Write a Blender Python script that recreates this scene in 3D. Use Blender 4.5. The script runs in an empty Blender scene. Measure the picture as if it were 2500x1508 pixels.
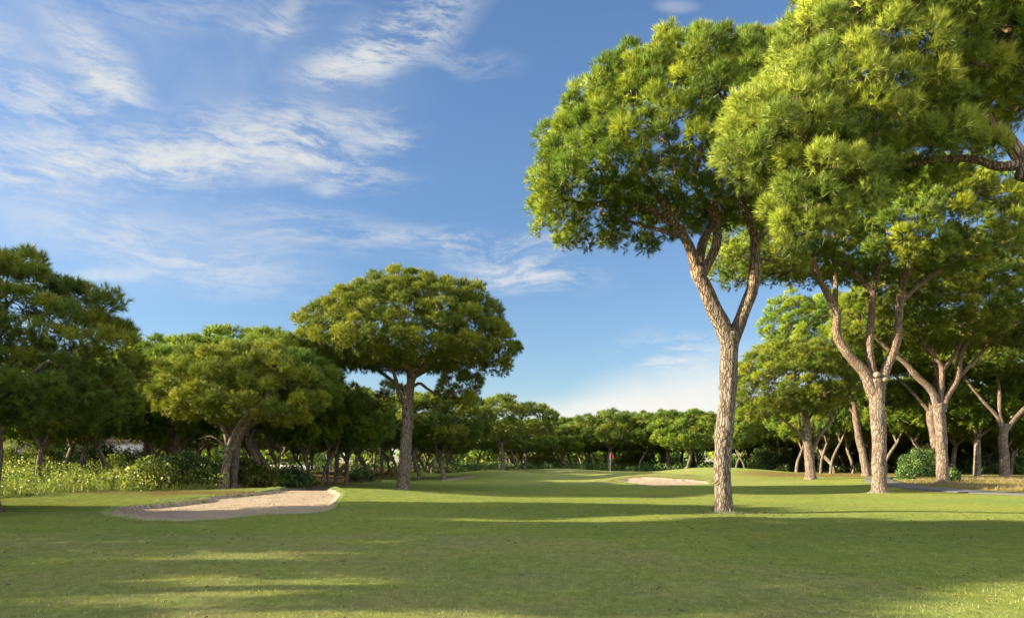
import bpy, math, random
import numpy as np
from mathutils import noise as mnoise, Vector

SC = bpy.context.scene
COL = SC.collection
R = math.radians
# ---------------------------------------------------------------- camera
F = 1700.0                 # focal length in photo pixels (photo 2500 x 1508)
PX0, HZ, CZ = 1250.0, 1128.0, 1.6
cam = bpy.data.cameras.new('camera')
cam.sensor_width = 36.0
cam.lens = F / 2500 * 36.0
cam.shift_y = (HZ - 754.0) / 2500
cam.clip_end = 6000
cam.clip_start = 0.1
camo = bpy.data.objects.new('camera', cam)
COL.objects.link(camo)
camo.location = (0, 0, CZ)
camo.rotation_euler = (math.pi / 2, 0, 0)
SC.camera = camo
# ---------------------------------------------------------------- light
SUN_EL, SUN_ROT = R(19.5), R(-95.0)
SKY_K, SUN_K = 0.09, 5.0
SC.view_settings.view_transform = 'Standard'
SC.view_settings.look = 'None'
SC.view_settings.exposure = 2.22
SC.view_settings.gamma = 1.0
sun = bpy.data.lights.new('sun', 'SUN')
sun.energy = SUN_K
sun.angle = R(0.5)
sun.color = (1.0, 0.84, 0.55)
suno = bpy.data.objects.new('sun', sun)
COL.objects.link(suno)
sd = Vector((math.sin(SUN_ROT) * math.cos(SUN_EL), math.cos(SUN_ROT) * math.cos(SUN_EL), math.sin(SUN_EL)))
suno.rotation_euler = sd.to_track_quat('Z', 'Y').to_euler()
SC.cycles.max_bounces = 5
SC.cycles.diffuse_bounces = 2
SC.cycles.transmission_bounces = 4
SC.cycles.transparent_max_bounces = 4


class NT:
    """small helper to write node trees"""
    def __init__(s, tree):
        s.t = tree
        s.t.nodes.clear()

    def n(s, kind, ins=None, **kw):
        nd = s.t.nodes.new('ShaderNode' + kind)
        for k, v in kw.items():
            setattr(nd, k, v)
        for k, v in (ins or {}).items():
            sock = nd.inputs[k]
            if isinstance(v, bpy.types.NodeSocket):
                s.t.links.new(v, sock)
            else:
                sock.default_value = v
        return nd

    def math(s, op, a, b=0.0, c=0.0, clamp=False):
        return s.n('Math', {0: a, 1: b, 2: c}, operation=op, use_clamp=clamp).outputs[0]

    def mix(s, f, a, b, blend='MIX'):
        nd = s.n('Mix', data_type='RGBA', blend_type=blend)
        for k, v in ((0, f), (6, a), (7, b)):
            if isinstance(v, bpy.types.NodeSocket):
                s.t.links.new(v, nd.inputs[k])
            else:
                nd.inputs[k].default_value = v if k == 0 else (tuple(v) + (1,))[:4]
        return nd.outputs[2]

    def rng(s, v, a, b, c=0.0, d=1.0, smooth=False):
        return s.n('MapRange', {0: v, 1: a, 2: b, 3: c, 4: d}, interpolation_type='SMOOTHSTEP' if smooth else 'LINEAR').outputs[0]

    def noise(s, vec, scale, detail=4, rough=0.5, dist=0.0):
        return s.n('TexNoise', {'Vector': vec, 'Scale': scale, 'Detail': detail, 'Roughness': rough, 'Distortion': dist}).outputs[0]

    def mapping(s, vec, loc=(0, 0, 0), rot=(0, 0, 0), scale=(1, 1, 1), kind='POINT'):
        return s.n('Mapping', {'Vector': vec, 'Location': loc, 'Rotation': rot, 'Scale': scale}, vector_type=kind).outputs[0]


# world: Nishita sky with a layer of cirrus given as directions (azimuth from +Y, elevation)
def azel(px, py):
    u, v = (px - PX0) / F, (HZ - py) / F
    return math.atan2(u, 1.0), math.atan2(v, math.hypot(1, u))


world = bpy.data.worlds.new('World')
SC.world = world
world.use_nodes = True
W = NT(world.node_tree)
sky = W.n('TexSky', sky_type='NISHITA', sun_disc=False, sun_elevation=SUN_EL, sun_rotation=SUN_ROT,
          air_density=1.0, dust_density=0.2, ozone_density=3.0)
geo = W.n('TexCoord').outputs['Generated']
sx = W.n('SeparateXYZ', {0: geo})
az = W.math('ARCTAN2', sx.outputs[0], sx.outputs[1])
el = W.math('ARCSINE', sx.outputs[2])
ae = W.n('CombineXYZ', {0: az, 1: el, 2: 0.0}).outputs[0]
# domain warp makes the wisps curl
wa = W.n('TexNoise', {'Vector': ae, 'Scale': 3.2, 'Detail': 3.0, 'Roughness': 0.5})
wv = W.n('VectorMath', {0: wa.outputs['Color'], 1: (0.5, 0.5, 0.5)}, operation='SUBTRACT').outputs[0]
wv = W.n('VectorMath', {0: wv, 3: 0.085}, operation='SCALE').outputs[0]
aw = W.n('VectorMath', {0: ae, 1: wv}, operation='ADD').outputs[0]
wb = W.n('TexNoise', {'Vector': ae, 'Scale': 11.0, 'Detail': 3.0, 'Roughness': 0.55})
wv2 = W.n('VectorMath', {0: wb.outputs['Color'], 1: (0.5, 0.5, 0.5)}, operation='SUBTRACT').outputs[0]
wv2 = W.n('VectorMath', {0: wv2, 3: 0.016}, operation='SCALE').outputs[0]
aw2 = W.n('VectorMath', {0: aw, 1: wv2}, operation='ADD').outputs[0]


def streak(rot, sc, seed, lo, hi):
    m = W.mapping(aw2, loc=(seed, seed * 1.7, 0), rot=(0, 0, R(rot)), scale=sc)
    f = W.noise(m, 6.5, 10, 0.68, 0.12)
    m2 = W.mapping(aw2, loc=(seed * 3, seed, 0), rot=(0, 0, R(rot * 1.15)), scale=(sc[0] * 1.6, sc[1] * 1.25, 1))
    f2 = W.noise(m2, 15.0, 7, 0.7, 0.0)
    return W.rng(W.math('MULTIPLY_ADD', f2, 0.42, W.math('MULTIPLY_ADD', f, 0.8, -0.105)), lo, hi, 0, 1, True)


st_h = streak(-4, (1.0, 5.0, 1), 3.1, 0.40, 0.64)      # near level streaks
st_d = streak(42, (1.0, 4.2, 1), 7.7, 0.40, 0.64)      # streaks falling to the right
st_u = streak(-36, (1.0, 5.0, 1), 1.3, 0.39, 0.63)     # streaks rising to the right
soft = W.rng(W.noise(aw2, 7.0, 7, 0.62), 0.3, 0.68, 0.25, 1, True)
soft2 = W.rng(soft, 0.25, 0.8, 0.8, 1)
# (px, py, half length, half width, angle in the picture, strength, streak kind)
CLOUDS = [(300, 405, 560, 62, 3, .95, 'h'), (700, 330, 330, 60, 6, .75, 'h'), (760, 415, 260, 48, -5, .8, 'h'),
          (690, 425, 120, 30, 12, .8, 's'), (120, 250, 330, 60, -42, .7, 'd'), (255, 205, 200, 62, -55, .95, 'd'),
          (60, 330, 260, 60, -30, .5, 'd'), (960, 90, 300, 66, 31, .85, 'u'), (865, 150, 150, 34, 14, .9, 'u'),
          (680, 45, 110, 26, 55, .5, 'u'), (640, 75, 110, 20, 5, .5, 'h'), (1120, 140, 170, 30, -4, .35, 'h'),
          (500, 240, 520, 200, 10, .22, 's'), (240, 570, 560, 100, -4, .34, 's'), (420, 610, 420, 60, -14, .5, 'h'),
          (760, 575, 260, 50, -8, .4, 'h'), (270, 668, 130, 17, 6, .8, 's'), (1180, 607, 330, 26, 0, .6, 'h'),
          (1270, 672, 220, 36, -4, .75, 'h'), (1640, 850, 170, 44, 0, .65, 'h'), (1660, 975, 330, 85, 12, 1.0, 'f'), (1480, 1015, 280, 34, 10, .9, 'f'),
          (1420, 1020, 360, 42, 4, .75, 's'), (1150, 1010, 300, 40, 0, .35, 's'), (1640, 8, 60, 14, 0, .4, 's'),
          (2080, 950, 400, 60, 5, .5, 's'), (400, 30, 500, 60, 5, .3, 'h'), (60, 120, 220, 80, 0, .2, 's'),
          (950, 350, 90, 22, 4, .6, 'h'), (785, 468, 60, 20, 10, .6, 's')]
tot = None
for px, py, hl, hw, an, k, kind in CLOUDS:
    a, e = azel(px, py)
    a2, e2 = azel(px + hl * math.cos(R(an)), py - hl * math.sin(R(an)))
    la = math.hypot(a2 - a, e2 - e)
    b2, f2 = azel(px + hw * math.sin(R(an)), py + hw * math.cos(R(an)))
    lw = math.hypot(b2 - a, f2 - e)
    ang = math.atan2(e2 - e, a2 - a)
    m = W.mapping(aw, loc=(a, e, 0), rot=(0, 0, ang), scale=(la * 1.3, lw * 1.75, 1.0), kind='TEXTURE')
    ln = W.n('VectorMath', {0: m}, operation='LENGTH').outputs['Value']
    fall = W.rng(ln, 1.0, 0.12, 0, k, True)
    s = {'h': st_h, 'd': st_d, 'u': st_u, 's': soft, 'f': soft2}[kind]
    v = W.math('MULTIPLY', fall, s)
    tot = v if tot is None else W.math('SUBTRACT', W.math('ADD', tot, v), W.math('MULTIPLY', tot, v))
# unseen clouds added behind and beside the view to lift the ambient light
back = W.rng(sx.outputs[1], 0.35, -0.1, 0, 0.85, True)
fill_clouds = W.math('MULTIPLY', back, W.rng(W.noise(aw, 3.0, 6, 0.6), 0.3, 0.55, 0.2, 1, True))
tot = W.math('MAXIMUM', tot, fill_clouds)
tot = W.math('MULTIPLY', tot, W.rng(sx.outputs[2], -0.01, 0.02), 0.0, True)
hs = W.n('HueSaturation', {'Hue': 0.503, 'Saturation': 1.05, 'Value': W.rng(el, 0.0, 0.5, 0.375, 0.505), 'Color': sky.outputs[0]}).outputs[0]
warm = W.rng(el, 0.0, 0.45)
ccol = W.mix(warm, (2.45, 2.36, 2.18), (1.9, 1.93, 1.89))
ccol = W.mix(back, ccol, (8.6, 8.4, 8.0))  # unseen clouds made far brighter than the visible ones, as ambient fill
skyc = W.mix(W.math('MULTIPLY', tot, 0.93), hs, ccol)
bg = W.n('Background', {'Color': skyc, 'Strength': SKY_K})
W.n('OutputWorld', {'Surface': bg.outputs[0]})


# ---------------------------------------------------------------- materials
def material(name):
    m = bpy.data.materials.new(name)
    m.use_nodes = True
    return m, NT(m.node_tree)


def leaf_mat(name, dark, mid, light, trans=0.35, tcol=None, gloss=0.03):
    m, T = material(name)
    a = T.n('Attribute', attribute_name='v').outputs['Fac']
    oi = T.n('ObjectInfo').outputs['Random']
    c = T.mix(T.rng(a, 0.0, 0.5), dark, mid)
    c = T.mix(T.rng(a, 0.5, 0.93), c, light)
    c = T.mix(T.rng(a, 0.965, 0.97), c, (0.20, 0.10, 0.035))
    c = T.n('HueSaturation', {'Hue': T.math('MULTIPLY_ADD', oi, 0.024, 0.488), 'Saturation': 1.0,
                              'Value': T.math('MULTIPLY_ADD', oi, 0.35, 0.82), 'Color': c}).outputs[0]
    na = T.n('Attribute', attribute_name='nv').outputs['Vector']
    gn = T.n('NewGeometry').outputs['Normal']
    nw = T.n('VectorTransform', {0: na}, vector_type='NORMAL', convert_from='OBJECT', convert_to='WORLD').outputs[0]
    nw = T.n('VectorMath', {0: T.n('VectorMath', {0: nw}, operation='NORMALIZE').outputs[0], 3: 1.6}, operation='SCALE').outputs[0]
    nn = T.n('VectorMath', {0: T.n('VectorMath', {0: nw, 1: gn}, operation='ADD').outputs[0]}, operation='NORMALIZE').outputs[0]
    d = T.n('BsdfDiffuse', {'Color': c, 'Normal': nn})
    tc = T.mix(0.5, c, tcol or (0.13, 0.21, 0.02))
    t = T.n('BsdfTranslucent', {'Color': tc})
    s = T.n('MixShader', {0: trans, 1: d.outputs[0], 2: t.outputs[0]})
    g = T.n('BsdfGlossy', {'Color': (0.9, 0.9, 0.8, 1), 'Roughness': 0.45})
    s2 = T.n('MixShader', {0: gloss, 1: s.outputs[0], 2: g.outputs[0]})
    T.n('OutputMaterial', {'Surface': s2.outputs[0]})
    return m


def bark_mat(name, low, high, crack, h0=4.0, h1=9.0, sc=7.0, bump=0.035):
    m, T = material(name)
    co = T.n('TexCoord').outputs['Object']
    wob = T.n('TexNoise', {'Vector': co, 'Scale': 2.5, 'Detail': 3.0})
    wv = T.n('VectorMath', {0: wob.outputs['Color'], 3: 0.25}, operation='SCALE').outputs[0]
    cw = T.n('VectorMath', {0: co, 1: wv}, operation='ADD').outputs[0]
    m1 = T.mapping(cw, scale=(1, 1, 0.15))
    v1 = T.n('TexVoronoi', {'Vector': m1, 'Scale': sc * 2.0}, feature='DISTANCE_TO_EDGE').outputs['Distance']
    cr = T.rng(v1, 0.0, 0.19, 0.0, 1, True)
    m2 = T.mapping(cw, scale=(1, 1, 0.45))
    n2 = T.noise(m2, sc * 5, 6, 0.65)
    n3 = T.noise(co, 1.3, 3, 0.5)
    z = T.n('SeparateXYZ', {0: co}).outputs[2]
    hz = T.math('ADD', z, T.math('MULTIPLY', n3, 2.0))
    base = T.mix(T.rng(hz, h0 + 1, h1 + 1, 0, 1, True), low, high)
    base = T.mix(T.rng(n2, 0.35, 0.7), T.mix(0.45, base, crack), base)
    base = T.mix(T.rng(n3, 0.45, 0.7, 0, 0.35), base, (0.33, 0.32, 0.29))
    c = T.mix(cr, crack, base)
    hgt = T.math('ADD', cr, T.math('MULTIPLY', n2, 0.7))
    b = T.n('Bump', {'Strength': 1.0, 'Distance': bump, 'Height': hgt})
    p = T.n('BsdfPrincipled', {'Base Color': c, 'Roughness': 0.9, 'Normal': b.outputs[0]})
    p.inputs['Specular IOR Level'].default_value = 0.15
    T.n('OutputMaterial', {'Surface': p.outputs[0]})
    return m


def flat_mat(name, c, rough=0.7, var=0.15, scale=6.0):
    m, T = material(name)
    co = T.n('TexCoord').outputs['Object']
    n = T.noise(co, scale, 5, 0.6)
    k = tuple(x * (1 - var) for x in c)
    col = T.mix(T.rng(n, 0.3, 0.7), k, c)
    b = T.n('Bump', {'Strength': 0.3, 'Distance': 0.01, 'Height': n})
    p = T.n('BsdfPrincipled', {'Base Color': col, 'Roughness': rough, 'Normal': b.outputs[0]})
    T.n('OutputMaterial', {'Surface': p.outputs[0]})
    return m


M = {}
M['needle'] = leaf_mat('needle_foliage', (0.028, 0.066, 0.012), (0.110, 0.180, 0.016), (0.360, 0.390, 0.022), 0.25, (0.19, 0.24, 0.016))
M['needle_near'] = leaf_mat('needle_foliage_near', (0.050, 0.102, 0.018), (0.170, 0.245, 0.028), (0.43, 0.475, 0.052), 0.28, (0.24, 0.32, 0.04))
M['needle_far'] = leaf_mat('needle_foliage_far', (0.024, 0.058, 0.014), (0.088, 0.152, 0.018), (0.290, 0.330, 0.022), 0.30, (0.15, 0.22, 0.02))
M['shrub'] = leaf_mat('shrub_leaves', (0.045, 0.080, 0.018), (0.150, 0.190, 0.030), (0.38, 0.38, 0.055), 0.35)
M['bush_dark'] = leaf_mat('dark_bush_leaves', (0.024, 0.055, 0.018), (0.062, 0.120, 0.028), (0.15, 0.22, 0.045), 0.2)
M['dry'] = leaf_mat('dry_grass', (0.13, 0.12, 0.04), (0.27, 0.22, 0.08), (0.42, 0.34, 0.15), 0.3, (0.3, 0.24, 0.08))
M['blade'] = leaf_mat('grass_blades', (0.10, 0.19, 0.05), (0.21, 0.31, 0.08), (0.46, 0.46, 0.20), 0.35, (0.14, 0.19, 0.03), 0.03)
M['bark'] = bark_mat('pine_bark', (0.225, 0.200, 0.172), (0.28, 0.185, 0.12), (0.075, 0.052, 0.036))
M['bark_right'] = bark_mat('pine_bark_pink', (0.230, 0.198, 0.172), (0.26, 0.185, 0.135), (0.10, 0.062, 0.045), 3.5, 8.0, 6.0)
M['bark_far'] = bark_mat('pine_bark_far', (0.25, 0.215, 0.18), (0.23, 0.165, 0.11), (0.07, 0.052, 0.04), 2.0, 5.0, 5.0, 0.03)
M['wood_cut'] = flat_mat('cut_wood', (0.27, 0.20, 0.15), 0.8, 0.3, 20)
M['litter'] = flat_mat('litter', (0.10, 0.07, 0.045), 0.9, 0.3, 3)
M['twig'] = flat_mat('dead_twigs', (0.24, 0.19, 0.13), 0.9, 0.3, 3)
M['roof'] = flat_mat('pale_roof_tiles', (0.46, 0.30, 0.28), 0.8, 0.2, 3)
M['white'] = flat_mat('whitewash', (0.78, 0.77, 0.74), 0.8, 0.05, 2)
M['flag'] = flat_mat('red_flag_cloth', (0.62, 0.010, 0.022), 0.8, 0.1, 3)
M['pole'] = flat_mat('white_pole', (0.72, 0.70, 0.66), 0.5, 0.05, 3)
M['asphalt'] = flat_mat('path_asphalt', (0.085, 0.083, 0.085), 0.9, 0.25, 30)
M['glass'] = flat_mat('dark_glass', (0.03, 0.035, 0.04), 0.2, 0.1, 3)


def sand_mat():
    m, T = material('bunker_sand')
    co = T.n('TexCoord').outputs['Object']
    n = T.noise(co, 9.0, 6, 0.65)
    n2 = T.noise(T.mapping(co, scale=(0.5, 2.4, 1)), 2.2, 5, 0.6, 0.6)
    n3 = T.noise(co, 40.0, 3, 0.6)
    c = T.mix(T.rng(n2, 0.35, 0.68), (0.26, 0.21, 0.16), (0.42, 0.355, 0.285))
    c = T.mix(T.rng(n, 0.35, 0.7, 0, 0.5), c, (0.36, 0.265, 0.19))
    c = T.mix(T.rng(n3, 0.66, 0.72, 0, 0.5), c, (0.22, 0.15, 0.10))
    rk = T.n('TexWave', {'Vector': co, 'Scale': 1.6, 'Distortion': 7.0, 'Detail': 2.0, 'Detail Scale': 0.6}, wave_type='BANDS', bands_direction='Y').outputs['Fac']
    fp = T.rng(T.n('TexVoronoi', {'Vector': co, 'Scale': 2.3}).outputs['Distance'], 0.05, 0.22, 0, 1, True)
    h = T.math('ADD', T.math('MULTIPLY', n, 1.0), T.math('ADD', n2, T.math('MULTIPLY', n3, 0.25)))
    h = T.math('ADD', h, T.math('MULTIPLY_ADD', rk, 0.35, T.math('MULTIPLY', fp, 0.45)))
    b = T.n('Bump', {'Strength': 1.0, 'Distance': 0.16, 'Height': h})
    p = T.n('BsdfPrincipled', {'Base Color': c, 'Roughness': 0.95, 'Normal': b.outputs[0]})
    p.inputs['Specular IOR Level'].default_value = 0.1
    T.n('OutputMaterial', {'Surface': p.outputs[0]})
    return m


M['sand'] = sand_mat()


def ground_mat():
    m, T = material('turf')
    co = T.n('TexCoord').outputs['Object']
    fair = T.n('Attribute', attribute_name='fair').outputs['Fac']
    dry = T.n('Attribute', attribute_name='dry').outputs['Fac']
    lit = T.n('Attribute', attribute_name='litter').outputs['Fac']
    big = T.noise(co, 0.16, 4, 0.55)
    mid = T.noise(T.mapping(co, scale=(1, 1.5, 1)), 1.1, 6, 0.65)
    fin = T.noise(co, 11.0, 8, 0.78)
    grn = T.noise(co, 70.0, 3, 0.7)
    rough_c = T.mix(T.rng(mid, 0.3, 0.7), (0.200, 0.375, 0.072), (0.430, 0.520, 0.075))
    fair_c = T.mix(T.rng(mid, 0.3, 0.7), (0.285, 0.420, 0.120), (0.470, 0.540, 0.145))
    edge = T.math('ADD', fair, T.math('MULTIPLY', T.math('SUBTRACT', mid, 0.5), 0.9))
    c = T.mix(T.rng(edge, 0.3, 0.7, 0, 1, True), rough_c, fair_c)
    pat = T.noise(T.mapping(co, scale=(.7, 1.3, 1)), 0.45, 6, 0.7, 0.5)
    c = T.mix(T.rng(pat, 0.40, 0.62, 0, 0.5), c, (0.52, 0.54, 0.085))
    c = T.mix(T.rng(big, 0.38, 0.68, 0, 0.55), c, (0.190, 0.380, 0.095))
    worn = T.math('MULTIPLY', T.rng(T.noise(co, 0.5, 8, 0.75, 0.3), 0.42, 0.62), T.math('MULTIPLY_ADD', fair, 0.60, 0.12))
    c = T.mix(worn, c, (0.47, 0.42, 0.23))
    dd = T.math('ADD', dry, T.math('MULTIPLY', T.math('SUBTRACT', mid, 0.5), 1.3))
    c = T.mix(T.rng(dd, 0.3, 0.8, 0, 0.9, True), c, T.mix(fin, (0.22, 0.17, 0.06), (0.33, 0.24, 0.095)))
    ll = T.math('ADD', lit, T.math('MULTIPLY', T.math('SUBTRACT', mid, 0.5), 1.2))
    c = T.mix(T.rng(ll, 0.3, 0.75, 0, 0.95, True), c, T.mix(fin, (0.17, 0.085, 0.035), (0.36, 0.19, 0.085)))
    c = T.mix(T.rng(fin, 0.36, 0.66), T.mix(0.42, c, (0.03, 0.05, 0.012)), c)
    tuf = T.noise(T.mapping(co, scale=(1, .55, 1)), 5.5, 5, 0.75)
    c = T.mix(T.rng(tuf, 0.40, 0.60), T.mix(0.34, c, (0.03, 0.055, 0.012)), T.mix(0.10, c, (0.45, 0.46, 0.2)))
    c = T.mix(T.rng(grn, 0.35, 0.7), T.mix(0.34, c, (0.03, 0.045, 0.01)), T.mix(0.28, c, (0.46, 0.44, 0.20)))
    h = T.math('ADD', T.math('MULTIPLY', fin, 1.0), T.math('ADD', T.math('MULTIPLY', grn, 0.5), T.math('MULTIPLY', mid, 1.2)))
    b = T.n('Bump', {'Strength': 1.0, 'Distance': 0.16, 'Height': T.math('ADD', h, T.math('MULTIPLY', tuf, 1.2))})
    d = T.n('BsdfDiffuse', {'Color': c, 'Roughness': 0.6, 'Normal': b.outputs[0]})
    sh = T.n('BsdfSheen', {'Color': c, 'Roughness': 0.5}) if False else None
    T.n('OutputMaterial', {'Surface': d.outputs[0]})
    return m


M['turf'] = ground_mat()


# ---------------------------------------------------------------- mesh helpers
def tag(o, label=None, cat=None, group=None, kind=None):
    if label: o['label'] = label
    if cat: o['category'] = cat
    if group: o['group'] = group
    if kind: o['kind'] = kind
    return o


def mesh_obj(name, V, faces, mat, parent=None, attrs=None, smooth=False, loc=None):
    """faces: list of integer arrays, n x 3 or n x 4"""
    me = bpy.data.meshes.new(name)
    V = np.asarray(V, dtype=np.float32)
    me.vertices.add(len(V))
    me.vertices.foreach_set('co', V.ravel())
    faces = [np.asarray(f, dtype=np.int32) for f in faces if len(f)]
    nl = sum(f.size for f in faces)
    npoly = sum(len(f) for f in faces)
    me.loops.add(nl)
    me.loops.foreach_set('vertex_index', np.concatenate([f.ravel() for f in faces]))
    tots = np.concatenate([np.full(len(f), f.shape[1], dtype=np.int32) for f in faces])
    me.polygons.add(npoly)
    me.polygons.foreach_set('loop_start', np.concatenate([[0], np.cumsum(tots)[:-1]]).astype(np.int32))
    me.polygons.foreach_set('loop_total', tots)
    if smooth:
        me.polygons.foreach_set('use_smooth', np.ones(npoly, dtype=bool))
    for k, a in (attrs or {}).items():
        if np.ndim(a) == 2:
            me.attributes.new(k, 'FLOAT_VECTOR', 'POINT').data.foreach_set('vector', np.asarray(a, dtype=np.float32).ravel())
            continue
        at = me.attributes.new(k, 'FLOAT', 'POINT')
        at.data.foreach_set('value', np.asarray(a, dtype=np.float32))
    me.update(calc_edges=True)
    me.materials.append(mat)
    o = bpy.data.objects.new(name, me)
    COL.objects.link(o)
    if parent: o.parent = parent
    if loc is not None: o.location = loc
    return o


class Geo:
    """collects several shapes of ONE part"""
    def __init__(s):
        s.V, s.Q, s.T, s.n, s.A, s.N = [], [], [], 0, [], []

    def add(s, V, Q=None, T=None, A=None, N=None):
        V = np.asarray(V, dtype=float)
        s.V.append(V)
        if Q is not None and len(Q): s.Q.append(np.asarray(Q) + s.n)
        if T is not None and len(T): s.T.append(np.asarray(T) + s.n)
        s.A.append(np.full(len(V), 0.5) if A is None else A)
        s.N.append(np.tile([0, 0, 1.0], (len(V), 1)) if N is None else N)
        s.n += len(V)

    def build(s, name, mat, parent=None, smooth=False, attr=False, loc=None):
        fs = []
        if s.Q: fs.append(np.concatenate(s.Q))
        if s.T: fs.append(np.concatenate(s.T))
        return mesh_obj(name, np.concatenate(s.V), fs, mat, parent, {'v': np.concatenate(s.A), 'nv': np.concatenate(s.N)} if attr else None, smooth, loc)

    def tube(s, P, rad, sides=8, knob=0.0, seed=0, cap=True):
        P = np.asarray(P, dtype=float)
        n = len(P)
        rad = np.broadcast_to(np.asarray(rad, dtype=float), (n,))
        T = np.gradient(P, axis=0)
        T /= np.linalg.norm(T, axis=1)[:, None] + 1e-9
        u = np.array([1.0, 0, 0]) if abs(T[0][0]) < 0.8 else np.array([0, 1.0, 0])
        th = np.linspace(0, 2 * np.pi, sides, endpoint=False)
        rings = []
        for i in range(n):
            u = u - T[i] * np.dot(u, T[i])
            u /= np.linalg.norm(u) + 1e-9
            w = np.cross(T[i], u)
            ring = np.outer(np.cos(th), u) + np.outer(np.sin(th), w)
            r = np.full(sides, rad[i])
            if knob:
                for k in range(sides):
                    q = ring[k] * rad[i] * 5 + P[i] * 1.6 + seed * 7.3
                    q2 = ring[k] * 2.2 + P[i] * 0.9 + seed * 3.1
                    if P[i][2] < .6 and sides > 20:
                        r[k] *= 1 + .22 * math.exp(-max(P[i][2], 0) / .13) * (.5 + .5 * math.cos(5 * th[k] + seed))
                    r[k] *= 1 + knob * mnoise.noise(Vector(q)) + knob * 1.3 * mnoise.noise(Vector(q2))
            rings.append(P[i] + ring * r[:, None])
        V = np.concatenate(rings)
        a = np.arange(sides)
        b = (a + 1) % sides
        Q = np.concatenate([np.stack([i * sides + a, i * sides + b, (i + 1) * sides + b, (i + 1) * sides + a], 1) for i in range(n - 1)])
        Tt = None
        if cap:
            V = np.concatenate([V, P[-1:] + T[-1:] * rad[-1] * 0.3])
            Tt = np.stack([(n - 1) * sides + a, (n - 1) * sides + b, np.full(sides, n * sides)], 1)
        s.add(V, Q, Tt)

    def box(s, x0, x1, y0, y1, z0, z1):
        V = [(x, y, z) for z in (z0, z1) for x, y in ((x0, y0), (x1, y0), (x1, y1), (x0, y1))]
        s.add(V, [(3, 2, 1, 0), (4, 5, 6, 7), (0, 1, 5, 4), (1, 2, 6, 5), (2, 3, 7, 6), (3, 0, 4, 7)])


def resample(P, step):
    """smooth curve through the points, evenly spaced"""
    P = np.asarray(P, dtype=float)
    if len(P) > 2:
        Q = np.vstack([2 * P[0] - P[1], P, 2 * P[-1] - P[-2]])
        out = []
        for i in range(1, len(Q) - 2):
            p0, p1, p2, p3 = Q[i - 1], Q[i], Q[i + 1], Q[i + 2]
            for t in np.linspace(0, 1, 8, endpoint=False):
                out.append(0.5 * ((2 * p1) + (-p0 + p2) * t + (2 * p0 - 5 * p1 + 4 * p2 - p3) * t * t + (-p0 + 3 * p1 - 3 * p2 + p3) * t ** 3))
        out.append(Q[-2])
        P = np.array(out)
    d = np.concatenate([[0], np.cumsum(np.linalg.norm(np.diff(P, axis=0), axis=1))])
    n = max(2, int(d[-1] / step) + 1)
    t = np.linspace(0, d[-1], n)
    return np.stack([np.interp(t, d, P[:, k]) for k in range(3)], 1)


def unit(v):
    return v / (np.linalg.norm(v, axis=-1, keepdims=True) + 1e-9)


# ---------------------------------------------------------------- terrain
def G(x, y, cx, cy, sx_, sy_, h, ang=0.0):
    c, s = math.cos(ang), math.sin(ang)
    dx, dy = x - cx, y - cy
    a, b = dx * c + dy * s, -dx * s + dy * c
    return h * np.exp(-0.5 * ((a / sx_) ** 2 + (b / sy_) ** 2))


def smooth(t):
    t = np.clip(t, 0, 1)
    return t * t * (3 - 2 * t)


def hill(x, y):
    x, y = np.asarray(x, float), np.asarray(y, float)
    z = 0.30 * smooth((y - 48) / 35)
    z = z + 0.42 * smooth((-x - 9 - 0.0 * y) / 14) * smooth((y - 23) / 9) * smooth((120 - y) / 60)
    z = z + G(x, y, -8.8, 33.5, 4.2, 3.4, 0.42)
    z = z + G(x, y, -13.5, 30.0, 4.0, 3.0, 0.06)
    z = z + G(x, y, -1.6, 71, 3.3, 5.5, 0.62)
    z = z + G(x, y, 6.0, 90, 5.2, 5.0, 0.50)
    z = z + G(x, y, 11.6, 61, 3.2, 4.2, 0.66)
    z = z + G(x, y, 22.0, 74, 5.0, 6.0, 0.85)
    z = z + G(x, y, 31.0, 52, 4.5, 8.0, 0.34)
    z = z + G(x, y, 46.0, 56, 9, 9, 0.25)
    z = z - G(x, y, 6.0, 38, 9, 5, 0.16)
    z = z + G(x, y, 7.0, 22.5, 4.0, 2.2, 0.05)
    z = z + 0.035 * np.sin(x * 0.31 + 1.3) * np.sin(y * 0.23 + 0.4) + 0.02 * np.sin(x * 0.73 + y * 0.51)
    return z


def ground_at(px, py):
    """where the sight line through a photo pixel meets the hill shape"""
    for y in np.arange(5.0, 260, 0.1):
        z = CZ + (HZ - py) / F * y
        if z <= hill((px - PX0) / F * y, y):
            return np.array([(px - PX0) / F * y, y])
    return np.array([(px - PX0) / F * 120, 120.0])


def outline(pix, seed, rag):
    """ragged closed outline on the ground given by its corners, as centre + radius(angle)"""
    P = np.array([ground_at(*p) for p in pix])
    c = (P.min(0) + P.max(0)) / 2
    Pc = np.vstack([P, P[:1]])
    d = []
    for i in range(len(P)):
        for t in np.linspace(0, 1, 12, endpoint=False):
            d.append(Pc[i] * (1 - t) + Pc[i + 1] * t)
    d = np.array(d) - c
    th = np.arctan2(d[:, 1], d[:, 0])
    r = np.linalg.norm(d, axis=1)
    o = np.argsort(th)
    th, r = th[o], r[o]
    A = np.linspace(-np.pi, np.pi, 721)
    rr = np.interp(A, th, r, period=2 * np.pi)
    k = np.ones(9) / 9
    rr = np.convolve(np.concatenate([rr[-5:-1], rr, rr[1:5]]), k, 'valid')
    for i, a in enumerate(A[:-1]):
        q = c + rr[i] * np.array([math.cos(a), math.sin(a)])
        rr[i] += rag(q) * (mnoise.noise(Vector((q[0] * 3, q[1] * 1.4, seed))) + 0.6 * mnoise.noise(Vector((q[0] * 9, q[1] * 4, seed))))
    rr[-1] = rr[0]
    return c, A, rr


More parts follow.
